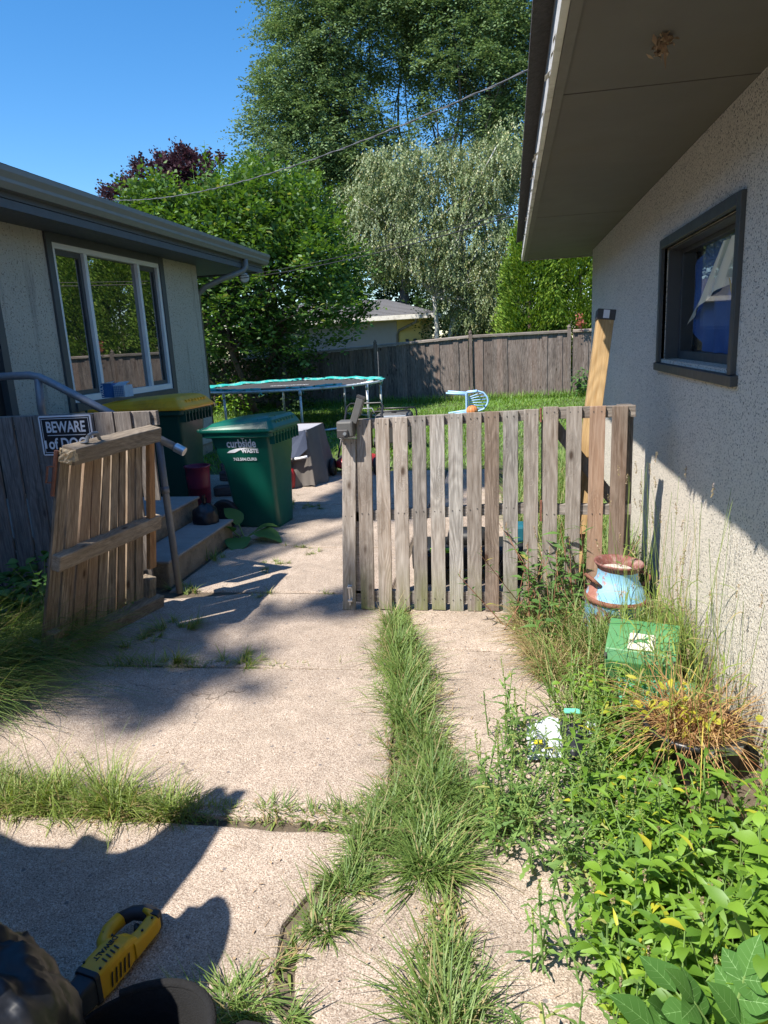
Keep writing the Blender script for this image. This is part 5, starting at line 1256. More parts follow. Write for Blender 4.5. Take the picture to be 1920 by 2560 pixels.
# ================================================================ TREES
def sample_blobs(blobs, n, shell=.55):
    vol = np.array([b[3]*b[4]*b[5]*(b[6] if len(b) > 6 else 1) for b in blobs])**(2/3.); pick = RNG.choice(len(blobs), n, p=vol/vol.sum())
    B = np.array([b[:6] for b in blobs])[pick]; d = rv(n); r_ = RNG.uniform(shell, 1, n)**.6
    return B[:, :3]+d*B[:, 3:6]*r_[:, None], d
def limb(mb, a, b, r0, r1, n=6, wig=.12, seg=8):
    a, b = Vector(a), Vector(b); L = (b-a).length; pts = []; rs = []; s_ = random.random()*90
    for i in range(n+1):
        t = i/n; p = a.lerp(b, t); w_ = math.sin(PI*t)*wig*L
        p = p+Vector((mnoise.noise(Vector((t*2.1, s_, 0))), mnoise.noise(Vector((t*2.1, s_, 7))), mnoise.noise(Vector((t*2, s_, 3)))*.5+.35))*w_
        pts.append(p); rs.append(r0+(r1-r0)*t**.8)
    mb.tube(pts, rs, seg); return pts
def camera_px(P_):
    c = (P_-np.array([0, 0, EYE]))@CAMM; return CX+FPX*c[:, 0]/c[:, 2], CY+FPX*c[:, 1]/c[:, 2]
def twigs(cl, d, per, crad, leafL, leafW, style, droop):
    """leafy twigs radiating from each cluster centre, leaves set along them"""
    K = {'feather': 9, 'hang': 10, 'leaf': 7}[style]; m = max(1, int(per/K)); ncl = len(cl); n = ncl*m
    ci = np.repeat(np.arange(ncl), m); cr_ = (crad*RNG.uniform(.6, 1.3, ncl))[ci]
    ax_ = unit(rv(n)*[1, 1, .55]+d[ci]*.7)
    if style == 'hang': ax_ = unit(ax_*.7+np.array([0, 0, -.8]))
    if style == 'feather': ax_ = unit(ax_+np.array([0, 0, -.05]))
    if style == 'leaf': ax_ = unit(ax_+np.array([0, 0, .45]))
    st_ = cl[ci]+rv(n)*(cr_*.45)[:, None]*[1, 1, .6]; L_ = cr_*RNG.uniform(.6, 1.2, n)*(1.15 if style == 'hang' else 1.0)
    t = (np.arange(K)+.5)/K; s_ = unit(np.cross(ax_, np.array([0.03, .05, 1.])+rv(n)*.25)); upv = np.cross(s_, ax_)
    upv = upv*np.sign(upv[:, 2:3]+1e-6)
    bendd = {'feather': .28, 'hang': 0.05, 'leaf': -.05}[style]
    P_ = st_[:, None]+ax_[:, None]*(L_[:, None]*t)[..., None]-np.array([0, 0, 1.])*((L_*bendd)[:, None]*t**2)[..., None]
    sg = np.where(np.arange(K) % 2 == 0, 1., -1.)
    dl = ax_[:, None]*.55+s_[:, None]*sg[None, :, None]+RNG.normal(size=(n, K, 3))*.28+np.array([0, 0, -.25 if style != 'leaf' else .1])
    if style == 'hang': dl = dl*.6+np.array([0, 0, -.9])
    nr = upv[:, None]+RNG.normal(size=(n, K, 3))*.42
    lL = leafL*RNG.uniform(.65, 1.25, (n, K))*(1-.25*t); lW = leafW*RNG.uniform(.7, 1.2, (n, K))
    P_ = P_+unit(dl)*(lL*.5)[..., None]
    return diamonds(P_.reshape(-1, 3), dl.reshape(-1, 3), nr.reshape(-1, 3), lL.ravel(), lW.ravel())
def tree(name, label, base, blobs, ncl, per, crad, leafL, leafW, mat, bark, trunk_r=.2, fork=None, group='trees around the yard', shell=.45, droop=0, up=.3, nlimb=16, style='leaf', cull=None, stems=1, extra=None):
    t = thing(name, label, 'tree', base, 0, group); base = Vector(base)
    cl, d = sample_blobs(blobs, ncl, shell)
    if cull is not None: k = cull(cl); cl, d = cl[k], d[k]
    ncl = len(cl); nb = NB().add(twigs(cl, d, per, crad, leafL, leafW, style, droop)); nb.build('crown', mat, t, origin=tuple(base))
    mb = MB(); fk = Vector(fork) if fork is not None else base+Vector((0, 0, 2))
    for s_ in range(stems):
        b0 = base+Vector((random.uniform(-.15, .15)*(stems-1), random.uniform(-.15, .15)*(stems-1), -.05)); f2 = fk+Vector((random.uniform(-.5, .5)*(stems-1), random.uniform(-.4, .4)*(stems-1), 0))
        limb(mb, b0, f2, trunk_r/(1+.3*(stems-1)), trunk_r*.7/(1+.3*(stems-1)), 6, .05, 10)
        sel = RNG.choice(ncl, max(2, nlimb//stems), replace=False)
        for k in sel:
            e_ = Vector(cl[k]); pts = limb(mb, f2, f2.lerp(e_, .92), trunk_r*.42/(1+.3*(stems-1)), .012+.03*trunk_r, 7, .10, 6)
            for q in range(3):
                j = RNG.integers(0, ncl); cand = RNG.integers(0, ncl, 24); j = cand[np.argmin(np.linalg.norm(cl[cand]-np.array(pts[4]), axis=1))]
                limb(mb, pts[3+q % 3], Vector(cl[j]), trunk_r*.14, .008, 5, .1, 5)
    mb.build('trunk', bark, t, True, origin=tuple(base))
    return t
def blob(px, py, Y, rpx, rpy, ry, wgt=1):
    """ellipsoid whose centre lies on the sight line through a photo point at depth Y"""
    c = at(px, py, Y=Y); k = Y/FPX*1.05; return (c.x, Y, c.z, rpx*k, ry, rpy*k, wgt)
# mulberry-like tree behind the trampoline
tree('mulberry_tree', 'broad leafy green tree behind the trampoline at the left', (-7.0, 18.3, 0),
     [blob(560, 590, 17.6, 150, 90, 1.8), blob(470, 575, 17.2, 120, 70, 1.5), blob(700, 560, 17.6, 130, 90, 1.7), blob(780, 650, 17.4, 110, 95, 1.5), blob(620, 700, 17.3, 170, 120, 1.7), blob(560, 800, 17.6, 110, 90, 1.4, .5),
      blob(840, 760, 17.3, 80, 55, 1.1), blob(640, 490, 18, 100, 50, 1.2), blob(400, 520, 17.0, 70, 40, 1.0), blob(730, 850, 17.9, 120, 50, 1.0, .7)],
     880, 49, .55, .15, .085, 'lf_mulberry', 'bark', .16, (-7.0, 18.1, 1.6), stems=4, nlimb=36, shell=.3, cull=lambda c: ~((camera_px(c)[0] > 905) & (camera_px(c)[1] > 690)))
# upright shoots on its top
nb = NB(); stm = MB()
for px, py, dx in ((510, 350, .1), (545, 385, .2), (480, 410, -.1), (430, 425, -.15), (575, 400, .15), (640, 400, 0), (390, 440, -.2), (700, 420, .1), (600, 420, 0), (350, 445, -.2)):
    tip = at(px, py, Y=17.2); b_ = tip+Vector((-dx*.5, 0, -1.3)); n = 26; tt = RNG.uniform(.1, 1, n)
    pos = np.array(b_)[None]+(np.array(tip)-np.array(b_))[None]*tt[:, None]; ang = RNG.uniform(0, 2*PI, n)
    dd_ = np.stack([np.cos(ang), np.sin(ang), RNG.uniform(.1, .6, n)], 1); pos = pos+unit(dd_)*.08
    nb.add(diamonds(pos, dd_, rv(n)*.4+np.array([0, -.2, 1]), RNG.uniform(.10, .2, n), RNG.uniform(.06, .10, n))); stm.tube([b_, tip], [.012, .004], 5)
mt = [o for o in bpy.data.objects if o.name == 'mulberry_tree'][0]
nb.build('shoot', 'lf_mulberry', mt, origin=mt.location); stm.build('shoot_stem', 'stem', mt, origin=mt.location)
# big locusts far behind
def gap(cl):
    # openings where branches and sky show
    keep = np.ones(len(cl), bool)
    for px, py, r_ in ((985, 235, .95), (930, 200, .5), (1130, 250, .7), (905, 330, .5), (1010, 300, .5), (870, 560, .4), (1160, 380, .6)):
        c = np.array(at(px, py, Y=33)); d_ = np.hypot(cl[:, 0]-c[0], cl[:, 2]-c[2]); keep &= (d_ > r_) | (RNG.uniform(size=len(cl)) < .12)
    return keep
tree('locust_tree', 'tall feathery locust tree with sky gaps behind the yard', (-5.2, 34, 0),
     [blob(760, 200, 33, 120, 110, 2.6), blob(820, 80, 33, 120, 110, 2.8), blob(760, 330, 33, 150, 100, 2.5), blob(930, 60, 34, 150, 130, 3), blob(720, 440, 32, 110, 80, 2), blob(870, 330, 33, 120, 110, 2.4), blob(850, 460, 33, 130, 90, 2),
      blob(680, 290, 33, 70, 70, 1.4, .7), blob(720, 130, 33, 70, 80, 1.4, .7), blob(930, 420, 33, 100, 90, 2), blob(800, 560, 33, 120, 90, 2), blob(780, -30, 33, 120, 80, 2), blob(960, -60, 33, 150, 80, 2), blob(700, 560, 32, 90, 70, 1.6)],
     1500, 90, .85, .19, .075, 'lf_locust', 'bark_grey', .28, (-4.6, 33.5, 5), nlimb=20, style='feather', cull=gap, shell=.25, group='tall locust trees')
tree('locust_tree', 'tall locust tree next to the right eave, right of the sky gap', (-1.6, 35, 0),
     [blob(1150, 60, 34, 140, 120, 3), blob(1280, 150, 34, 110, 150, 3), blob(1180, 200, 33, 130, 110, 2.5), blob(1300, 330, 33, 90, 90, 2), blob(1100, -40, 34, 150, 80, 2.6), blob(1080, 150, 34, 70, 90, 1.6), blob(1260, -50, 34, 150, 90, 2.4), blob(1130, 330, 33, 90, 60, 1.6, .8), blob(1350, 60, 34, 120, 150, 2)],
     1050, 90, .85, .19, .075, 'lf_locust', 'bark_grey', .26, (-2.2, 34, 6), nlimb=15, style='feather', cull=gap, shell=.25, group='tall locust trees')
# birch
tree('birch_tree', 'pale yellow-green weeping birch between the locusts and the cedar hedge', (-2.3, 24.5, 0),
     [blob(990, 450, 24, 90, 90, 1.5), blob(1080, 430, 24, 90, 70, 1.4, .7), blob(1210, 430, 24, 90, 80, 1.4), blob(1270, 380, 24, 60, 70, 1.1), blob(940, 580, 24, 80, 100, 1.4), blob(1050, 600, 24, 110, 110, 1.6), blob(1190, 600, 24, 120, 120, 1.6),
      blob(1240, 720, 24, 70, 90, 1.2), blob(1130, 720, 24.5, 70, 60, 1.2, .8), blob(1190, 790, 24.5, 60, 50, 1, .7), blob(960, 650, 24.5, 70, 50, 1.2, .7), blob(900, 500, 24, 60, 60, 1, .6)],
     1350, 70, .50, .082, .05, 'lf_birch', 'bark_white', .13, (-2.0, 24.4, 3.0), nlimb=30, style='hang', droop=1.7, shell=.2, group='trees around the yard', stems=2, cull=lambda c: ~((camera_px(c)[0] < 1080) & (camera_px(c)[1] > 690)))
tree('maple_tree', 'dark purple maple rising above the left roof', (-15, 31, 0),
     [blob(400, 455, 31, 75, 55, 1.6), blob(470, 430, 31, 65, 45, 1.4), blob(330, 485, 31, 50, 30, 1.1), blob(520, 450, 31, 50, 45, 1.1), blob(430, 520, 31, 120, 60, 1.8), blob(290, 495, 31, 25, 18, .7)],
     420, 40, .42, .16, .13, 'lf_maple', 'bark_grey', .25, (-14.8, 31, 4), nlimb=14, shell=.3)
# dense backdrop trees
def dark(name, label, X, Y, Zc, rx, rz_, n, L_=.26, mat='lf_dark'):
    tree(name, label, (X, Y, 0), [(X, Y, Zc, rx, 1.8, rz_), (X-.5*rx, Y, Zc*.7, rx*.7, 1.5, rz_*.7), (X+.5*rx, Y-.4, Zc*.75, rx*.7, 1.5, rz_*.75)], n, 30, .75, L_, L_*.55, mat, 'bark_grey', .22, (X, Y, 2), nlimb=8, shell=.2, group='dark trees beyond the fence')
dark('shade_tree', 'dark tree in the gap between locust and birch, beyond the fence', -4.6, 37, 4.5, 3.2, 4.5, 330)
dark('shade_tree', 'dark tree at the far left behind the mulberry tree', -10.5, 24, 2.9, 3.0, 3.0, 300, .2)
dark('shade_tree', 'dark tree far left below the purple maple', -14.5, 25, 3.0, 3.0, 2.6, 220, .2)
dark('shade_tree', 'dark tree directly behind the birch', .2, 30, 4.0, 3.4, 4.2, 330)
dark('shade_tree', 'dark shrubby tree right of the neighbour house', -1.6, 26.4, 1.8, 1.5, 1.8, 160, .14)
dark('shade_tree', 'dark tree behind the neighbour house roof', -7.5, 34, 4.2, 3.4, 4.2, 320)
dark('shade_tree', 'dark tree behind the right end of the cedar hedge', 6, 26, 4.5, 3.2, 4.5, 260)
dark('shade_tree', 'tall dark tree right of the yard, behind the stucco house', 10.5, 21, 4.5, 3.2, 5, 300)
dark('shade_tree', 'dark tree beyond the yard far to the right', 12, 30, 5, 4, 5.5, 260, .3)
dark('dark_shrub', 'dark shrub in front of the fence left of the trampoline trunk', -8.6, 18.9, 1.1, 1.0, 1.2, 130, .13)
dark('dark_shrub', 'dark shrub against the fence behind the trampoline', -6.2, 19.1, 1.0, 1.0, 1.0, 120, .13)
# cedar hedge: individual columns
for i, (px, X, Y, r_, h_) in enumerate(((0, .55, 20.7, .85, 4.6), (0, 1.9, 20.9, .9, 5.0), (0, 3.3, 21.0, .9, 4.8), (0, 4.8, 20.9, .9, 4.9), (0, 6.4, 20.8, .9, 4.7))):
    t = thing('cedar_tree', ('leftmost bright green cedar over the board fence', 'second bright green cedar from the left over the board fence', 'third bright green cedar over the board fence', 'fourth cedar over the board fence, seen beyond the stucco house', 'last cedar at the right end of the hedge row')[i], 'tree', (X, Y, 0), 0, 'cedar hedge behind the fence')
    n = 900; z = RNG.uniform(.6, h_, n); rad = r_*np.sqrt(np.clip(1.02-(z/h_)**2.2, .02, 1))*RNG.uniform(.72, 1.05, n); th = RNG.uniform(0, 2*PI, n)
    rad *= 1+.18*np.sin(th*5+z*3)
    cc = np.stack([X+rad*np.cos(th), Y+rad*np.sin(th), z], 1); out = np.stack([np.cos(th), np.sin(th), np.full(n, .9)], 1); per = 34
    ii = np.repeat(np.arange(n), per); off = RNG.normal(size=(n*per, 3))*.085; off[:, 2] *= 1.3
    nb = NB().add(diamonds(cc[ii]+off, out[ii]+rv(n*per)*.55, rv(n*per), RNG.uniform(.06, .14, n*per), RNG.uniform(.03, .06, n*per)))
    nb.build('crown', 'lf_arbor', t, origin=(X, Y, 0)); MB().tube([(0, 0, 0), (0, 0, h_*.8)], [.09, .02], 8).build('trunk', 'bark', t)
# tree left-behind the camera: casts the soft dapple over the drive
def over(gx, gy, h, rx, ry, rz_=.7, wgt=1):
    """crown mass at height h whose shade falls at ground point gx, gy"""
    return (gx-.45*h, gy-.55*h, h, rx, ry, rz_, wgt)
tree('shade_tree', 'tall tree standing left of the drive behind the viewer', (-9.5, -6, 0),
     [over(-3.4, 4.5, 15, .8, .6, .5, 4), over(-3.0, 5.6, 15, .9, .8, .5, 3), over(-1.3, 7.2, 15.5, .6, .8, .5, 2.4), over(-.9, 8.3, 15.5, .9, .5, .4, 2), over(-2.35, 3.05, 15, .45, .30, .3, 1.6), over(-1.65, 2.95, 15, .40, .12, .2, .7), over(-2.0, 3.55, 15, .5, .14, .2, .9), over(-1.25, 3.95, 15, .42, .08, .2, .55)],
     430, 56, .30, .15, .10, 'lf_mulberry', 'bark', .25, (-9.3, -5.5, 11), nlimb=14, group='dark trees beyond the fence')

# small plants in the yard
def bushy(name, label, c, r_, h_, n, L_, W_, mat, cat='plant', group=None, stemn=5, stem='stem'):
    t = thing(name, label, cat, c, 0, group)
    th = RNG.uniform(0, 2*PI, n); rad = r_*np.sqrt(RNG.uniform(0, 1, n)); z = h_*RNG.uniform(.15, 1, n)*(1-.35*(rad/r_)**2)
    pos = np.stack([rad*np.cos(th), rad*np.sin(th), z], 1); d_ = np.stack([np.cos(th), np.sin(th), RNG.uniform(-.1, .5, n)], 1)+rv(n)*.5
    nr = np.stack([-np.cos(th)*.2, -np.sin(th)*.2, np.ones(n)], 1)+rv(n)*.3
    NB().add(ribbons(pos, d_, nr, L_*RNG.uniform(.6, 1.2, n), W_*RNG.uniform(.7, 1.2, n), [.08, .85, 1, .6, .04], RNG.uniform(.1, .6, n), .25, 3)).build('foliage', mat, t)
    mb = MB()
    for k in range(stemn):
        a_ = random.uniform(0, 2*PI); q = random.uniform(.2, .8)*r_; mb.tube([(0, 0, 0), (q*.4*math.cos(a_), q*.4*math.sin(a_), h_*.5), (q*math.cos(a_), q*math.sin(a_), h_*.85)], [.006, .004, .002], 5)
    mb.build('stem', stem, t); return t
bushy('shrub', 'small light green shrub under the mulberry by the trampoline', (-6.9, 17.2, 0), .45, 1.05, 260, .12, .08, 'lf_weed', 'shrub')
bushy('climbing_plant', 'small leafy plant against the right end of the rear fence', (1.85, 19.2, 0), .22, .75, 120, .12, .08, 'lf_burdock')
p = at(1452, 803, Y=19.3); nb = NB(); n = 60
nb.add(diamonds(np.array(p)+RNG.normal(size=(n, 3))*[.05, .04, .10], rv(n)+np.array([0, 0, -.5]), rv(n), RNG.uniform(.05, .1, n), RNG.uniform(.03, .05, n)))
aloneobj(nb.build('leaf_sprig', 'lf_red', origin=tuple(p)), 'red brown dead sprig hanging over the rear fence cap', 'sprig')

# burdock by the waste cart
bd_ = thing('burdock_plant', 'big leaved burdock growing beside the steps below the waste cart', 'plant', (-2.33, 5.72, 0))
for (dx, dy, L_, W_, el, az) in ((-.02, 0, .30, .24, 35, -120), (.02, -.02, .34, .24, 12, -20), (0, .02, .24, .18, 55, 150), (.0, -.05, .30, .22, 5, -75), (.03, 0, .24, .15, 20, 20), (-.03, -.04, .22, .18, 25, -160)):
    a_, e_ = R(az), R(el); d_ = np.array([[math.cos(a_)*math.cos(e_), math.sin(a_)*math.cos(e_), math.sin(e_)]]); base_ = np.array([[dx, dy, .03]]); pet = .10
    tip = base_+d_*pet
    v_, q_ = ribbons(tip, d_, np.array([[0, 0, 1.]]), L_, W_, [.35, .8, 1, .95, .75, .4, .03], .35, .22, 3)
    v_ = v_+np.stack([mnoise.noise(Vector(tuple(x*16))) * np.array([.0, .0, 1.0]) for x in v_])*.018
    NB().add((v_, q_)).build('leaf', 'lf_burdock', bd_, smooth=True); MB().tube([tuple(base_[0]*[1, 1, 0]), tuple(tip[0])], .006, 6).build('stem', 'stem', bd_)

# ================================================================ GRASS AND WEEDS
GP = [.75, .95, .62, .10]
def blades(pos, h, wid, lean=.5, bend=.6, nrmdir=None):
    n = len(pos); th = RNG.uniform(0, 2*PI, n); ln = lean*RNG.uniform(.1, 1, n)
    d_ = np.stack([np.cos(th)*ln, np.sin(th)*ln, np.ones(n)], 1); nr = -np.stack([np.cos(th), np.sin(th), np.zeros(n)], 1)
    if nrmdir is not None: d_ = d_+np.array(nrmdir)
    return ribbons(pos, d_, nr, h, wid, GP, RNG.uniform(.1, 1, n)*bend)
def strip(pts, wid, dens, h, jitter=.3):
    """positions along a polyline with a local half width; pts: (x,y,halfwidth,height)"""
    P_ = np.array(pts, float); out = []; hh = []
    for a, b in zip(P_[:-1], P_[1:]):
        L_ = np.hypot(*(b[:2]-a[:2])); n = int(dens*L_*(a[2]+b[2])); t = RNG.uniform(0, 1, n)
        c = a[None]+(b-a)[None]*t[:, None]; d_ = (b[:2]-a[:2])/L_; nn = np.array([-d_[1], d_[0]]); o_ = RNG.normal(size=n)*.5
        clump = 1
        nz_ = np.array([mnoise.noise(Vector((q[0]*9, q[1]*9, 0)))+.5*mnoise.noise(Vector((q[0]*26, q[1]*26, 5))) for q in c+nn[[0, 1, 0, 1]][None]*0+np.stack([nn[0]*o_*c[:, 2], nn[1]*o_*c[:, 2], o_*0, o_*0], 1)])
        kp = nz_ > RNG.uniform(-.75, .05, n); c, o_, nz_ = c[kp], o_[kp], nz_[kp]; c = c.copy(); c[:, 3] *= np.clip(1+nz_*1.1, .45, 1.6); n = len(c)
        out.append(np.stack([c[:, 0]+nn[0]*o_*c[:, 2], c[:, 1]+nn[1]*o_*c[:, 2], np.full(n, -.02)], 1)); hh.append(c[:, 3]*RNG.uniform(.35, 1.15, n)*(1-.25*np.minimum(np.abs(o_), 1.5)))
    return np.concatenate(out), np.concatenate(hh)
g1 = NB()
# main strip from the gate to the camera
p_, h_ = strip([(-.70, 4.05, .045, .13), (-.67, 3.75, .075, .16), (-.60, 3.4, .095, .18), (-.50, 3.05, .115, .20), (-.44, 2.75, .10, .18), (-.36, 2.45, .095, .17), (-.28, 2.2, .14, .18)], .2, 13500, .2)
g1.add(blades(p_, h_, .0050, .85, .9, (.10, -.05, 0)))
p_, h_ = strip([(-.36, 2.14, .10, .16), (-.26, 1.95, .08, .20), (-.25, 1.84, .07, .20)], .2, 15000, .2); g1.add(blades(p_, h_, .0052, 1.3, .9))
p_, h_ = strip([(-.20, 1.60, .07, .16), (-.16, 1.35, .10, .20), (-.13, 1.1, .12, .20), (-.12, .9, .12, .2)], .2, 13000, .2); g1.add(blades(p_, h_, .0048, .9, .8))
# joint row right part
p_, h_ = strip([(-1.05, 2.10, .035, .07), (-.85, 2.10, .04, .08), (-.62, 2.10, .06, .10), (-.45, 2.12, .09, .15), (-.2, 2.2, .12, .18), (.05, 2.18, .10, .12)], .2, 14000, .2); g1.add(blades(p_, h_, .0045, 1.2, .9))
# crack tufts
def tuft(x, y, r_, n, h_, lean=1.2, nb=g1, wid=.0045, bend=.8):
    m = max(5, n//28); cc = RNG.normal(size=(m, 2))*[r_*.75, r_*.6]; k = RNG.integers(0, m, n)
    pos = np.stack([x+cc[k, 0]+RNG.normal(size=n)*.008, y+cc[k, 1]+RNG.normal(size=n)*.008, np.full(n, -.01)], 1)
    dirc = RNG.normal(size=(m, 2))*.55+cc/r_*.55; th = RNG.uniform(0, 2*PI, n); ln = lean*.42*RNG.uniform(.2, 1.1, n)
    dx, dy = dirc[k, 0]*lean*.35+np.cos(th)*ln, dirc[k, 1]*lean*.35+np.sin(th)*ln
    d_ = np.stack([dx, dy, np.ones(n)*RNG.uniform(.5, 1.2, n)], 1); nr = -np.stack([dx, dy, np.zeros(n)+.01], 1)
    nb.add(ribbons(pos, d_, nr, h_*RNG.uniform(.55, 1.25, m)[k]*RNG.uniform(.4, 1.1, n), wid*RNG.uniform(.6, 1.3, n), GP, RNG.uniform(0, 1.3, n)*bend))
tuft(-.545, 1.62, .045, 260, .15, 2.0); tuft(-.69, 1.35, .055, 380, .15, 1.9); tuft(-.50, 1.80, .05, 260, .13); tuft(-.47, 1.93, .06, 300, .13, 1.3); tuft(-.44, 2.03, .06, 300, .14)
tuft(-.26, 1.87, .06, 420, .22, 1.6)
p_, h_ = strip([(-.66, 1.38, .015, .06), (-.60, 1.6, .015, .07), (-.53, 1.85, .03, .10), (-.46, 2.02, .04, .12)], .2, 9000, .2); g1.add(blades(p_, h_, .004, 1.2, .8))
setp(g1.build('grass', 'grass'), kind='stuff')
gl_ = NB()
for pts in ([(-.70, 4.1, .06, .06), (-.60, 3.4, .11, .07), (-.50, 3.05, .13, .08), (-.44, 2.75, .12, .08), (-.34, 2.3, .14, .08), (-.24, 2.15, .16, .08), (.05, 2.15, .10, .07)], [(-1.05, 2.09, .04, .05), (-.5, 2.10, .07, .07)], [(-.22, 1.75, .05, .07), (-.14, 1.3, .09, .08), (-.12, .9, .11, .08)], [(-.68, 1.36, .04, .05), (-.53, 1.7, .05, .06), (-.46, 2.0, .06, .07)]):
    p_, h_ = strip(pts, .2, 3600, .1); gl_.add(blades(p_, h_*1.1, .0095, 1.9, .9))
setp(gl_.build('crabgrass', 'grass_yel'), kind='stuff')
gt = NB()   # dead thatch lying at the foot of the grass
for pts in ([(-.70, 4.1, .10, .08), (-.60, 3.4, .15, .09), (-.50, 3.05, .17, .09), (-.44, 2.75, .16, .09), (-.30, 2.2, .20, .09), (-.26, 1.9, .14, .08)], [(-1.2, 2.09, .05, .06), (-.62, 2.09, .07, .07)], [(-.22, 1.75, .05, .07), (-.16, 1.35, .12, .08), (-.12, .9, .14, .08)], [(-.68, 1.36, .05, .05), (-.53, 1.7, .06, .06), (-.46, 2.0, .07, .06)], [(-2.3, 2.03, .10, .07), (-1.1, 2.05, .07, .06)]):
    p_, h_ = strip(pts, .2, 2600, .1); p_[:, 2] = .003; n_ = len(p_); th = RNG.uniform(0, 2*PI, n_)
    gt.add(ribbons(p_, np.stack([np.cos(th), np.sin(th), RNG.uniform(.02, .35, n_)], 1), np.tile([0, 0, 1.], (n_, 1)), h_, .0035, GP, RNG.uniform(-.1, .25, n_)))
setp(gt.build('dead_thatch', 'grass_dry'), kind='stuff')
# left joint row, big tufts at left, fallen long grass
g2 = NB()
p_, h_ = strip([(-2.4, 2.10, .09, .22), (-2.0, 2.07, .10, .19), (-1.7, 2.07, .09, .18), (-1.45, 2.07, .085, .18), (-1.25, 2.07, .07, .14), (-1.10, 2.07, .05, .10), (-1.0, 2.08, .03, .06)], .2, 21000, .2)
g2.add(blades(p_, h_, .0045, 1.1, .8))
for k in range(45):  # tall seed stalks
    x, y = random.uniform(-2.2, -1.35), 2.06+random.uniform(-.06, .06)
    g2.add(blades(np.array([[x, y, 0]]), random.uniform(.28, .42), .0026, .5, .4))
p_, h_ = strip([(-2.15, 3.22, .06, .12), (-1.85, 3.23, .05, .14), (-1.62, 3.23, .03, .10), (-1.50, 3.24, .02, .06)], .2, 9000, .2); g2.add(blades(p_, h_, .004, 1.3, .8))
tuft(-1.43, 3.27, .09, 300, .11, 1.6, g2); tuft(-1.78, 3.25, .03, 90, .16, .8, g2); tuft(-1.22, 3.26, .04, 60, .05, 1.6, g2); tuft(-1.08, 3.26, .04, 40, .04, 1.6, g2)
tuft(-2.02, 3.72, .10, 320, .14, 1.5, g2); tuft(-2.1, 3.5, .07, 160, .10, 1.5, g2); tuft(-1.68, 4.28, .06, 90, .06, 1.5, g2); tuft(-1.2, 4.33, .05, 40, .04, 1.5, g2); tuft(-2.2, 4.4, .08, 160, .10, 1.2, g2)
tuft(-1.72, 5.42, .07, 120, .06, 1.5, g2); tuft(-1.60, 5.25, .05, 70, .06, 1.4, g2); tuft(-1.78, 5.0, .07, 130, .08, 1.5, g2); tuft(-1.8, 4.85, .05, 80, .08, 1.5, g2)
tuft(-2.32, 6.95, .12, 220, .12, 1.4, g2); tuft(-2.0, 6.9, .12, 220, .08, 1.6, g2); tuft(-2.33, 5.1, .06, 90, .14, .8, g2)
setp(g2.build('grass', 'grass_yel'), kind='stuff')
g3 = NB()
n = 2600; x = RNG.normal(size=n)*.20-2.85; y = RNG.uniform(2.55, 3.55, n); pos = np.stack([x, y, np.zeros(n)], 1)
g3.add(ribbons(pos, np.stack([RNG.normal(.75, .35, n), RNG.normal(-.1, .3, n), np.full(n, .9)], 1), np.stack([-np.ones(n)*.6, RNG.normal(0, .3, n), np.full(n, .9)], 1), RNG.uniform(.25, .72, n), .0042, GP, RNG.uniform(.2, .85, n)))
n = 700; x = RNG.uniform(-3.3, -2.35, n); y = RNG.uniform(3.3, 3.9, n); pos = np.stack([x, y, np.zeros(n)], 1); g3.add(blades(pos, RNG.uniform(.12, .35, n), .004, .8, .7))
setp(g3.build('long_grass', 'grass'), kind='stuff')
# verge between left fence and drive: leafy dark weeds
for i, (x, y, r_, h_, lab) in enumerate(((-2.95, 3.85, .24, .45, 'bushy green weed in the shade below the warning sign'), (-2.60, 3.95, .16, .38, 'small leafy weed between the leaning gate and the left fence'), (-3.3, 3.6, .3, .4, 'broad dark weed below the left fence'))):
    bushy('weed', lab, (x, y, 0), r_, h_, 170, .11, .06, 'lf_burdock', 'weed', 'weeds below the left fence')
# lawn
ln = NB(); n = 60000; x = RNG.uniform(-9.5, 3.5, n); y = 8.95+(FY-8.95)*RNG.uniform(0, 1, n)**.8; keep = ~((x > .6) & (y < 8.5)); 
hgt = RNG.uniform(.05, .12, n)*(1+.5*np.sin(x*1.7+np.sin(y*1.3)*2)*np.cos(y*.9))
ln.add(blades(np.stack([x, y, np.full(n, -.02)], 1)[keep], hgt[keep], .013, .9, .7))
n = 5000; x = RNG.uniform(-9, 3, n); y = RNG.uniform(FY-.5, FY-.05, n); ln.add(blades(np.stack([x, y, np.full(n, -.02)], 1), RNG.uniform(.10, .32, n), .012, .6, .5))
setp(ln.build('lawn_grass', 'lawn'), kind='stuff')
# rough grass strip right of the path, between gate and stucco wall's far corner
rg = NB(); n = 9000; x = RNG.uniform(-.05, .85, n); y = RNG.uniform(4.35, 9.2, n); keep = x > -.02-.05*np.sin(y*3)+.25*(y < 5.6)
rg.add(blades(np.stack([x, y, np.full(n, -.02)], 1)[keep], RNG.uniform(.10, .42, n)[keep], .008, .9, .8)); setp(rg.build('rough_grass', 'grass'), kind='stuff')
rs_ = MB().add([(.22, 4.3, -.03), (.9, 4.3, -.03), (.9, 8.93, -.03), (-.25, 8.93, -.03)], [(0, 1, 2, 3)]); struct(rs_.build('soil_strip', 'soil'))
# soil bed at the foot of the right wall
bed = MB(); nx, ny = 10, 40; vs = []; fs = []
for j in range(ny+1):
    y = .6+3.6*j/ny; xe = .28+.06*math.sin(y*4)-.12*max(0, (y-3.3))
    for i in range(nx+1):
        u = i/nx; x = xe+(XR-xe)*u; vs.append((x, y, -.004+.03*math.sin(PI*min(u*1.6, 1)*.5)+.006*mnoise.noise(Vector((x*9, y*9, 0)))))
for j in range(ny):
    for i in range(nx): k = j*(nx+1)+i; fs.append((k, k+1, k+nx+2, k+nx+1))
struct(bed.add(vs, fs).build('soil_bed', 'soil'))
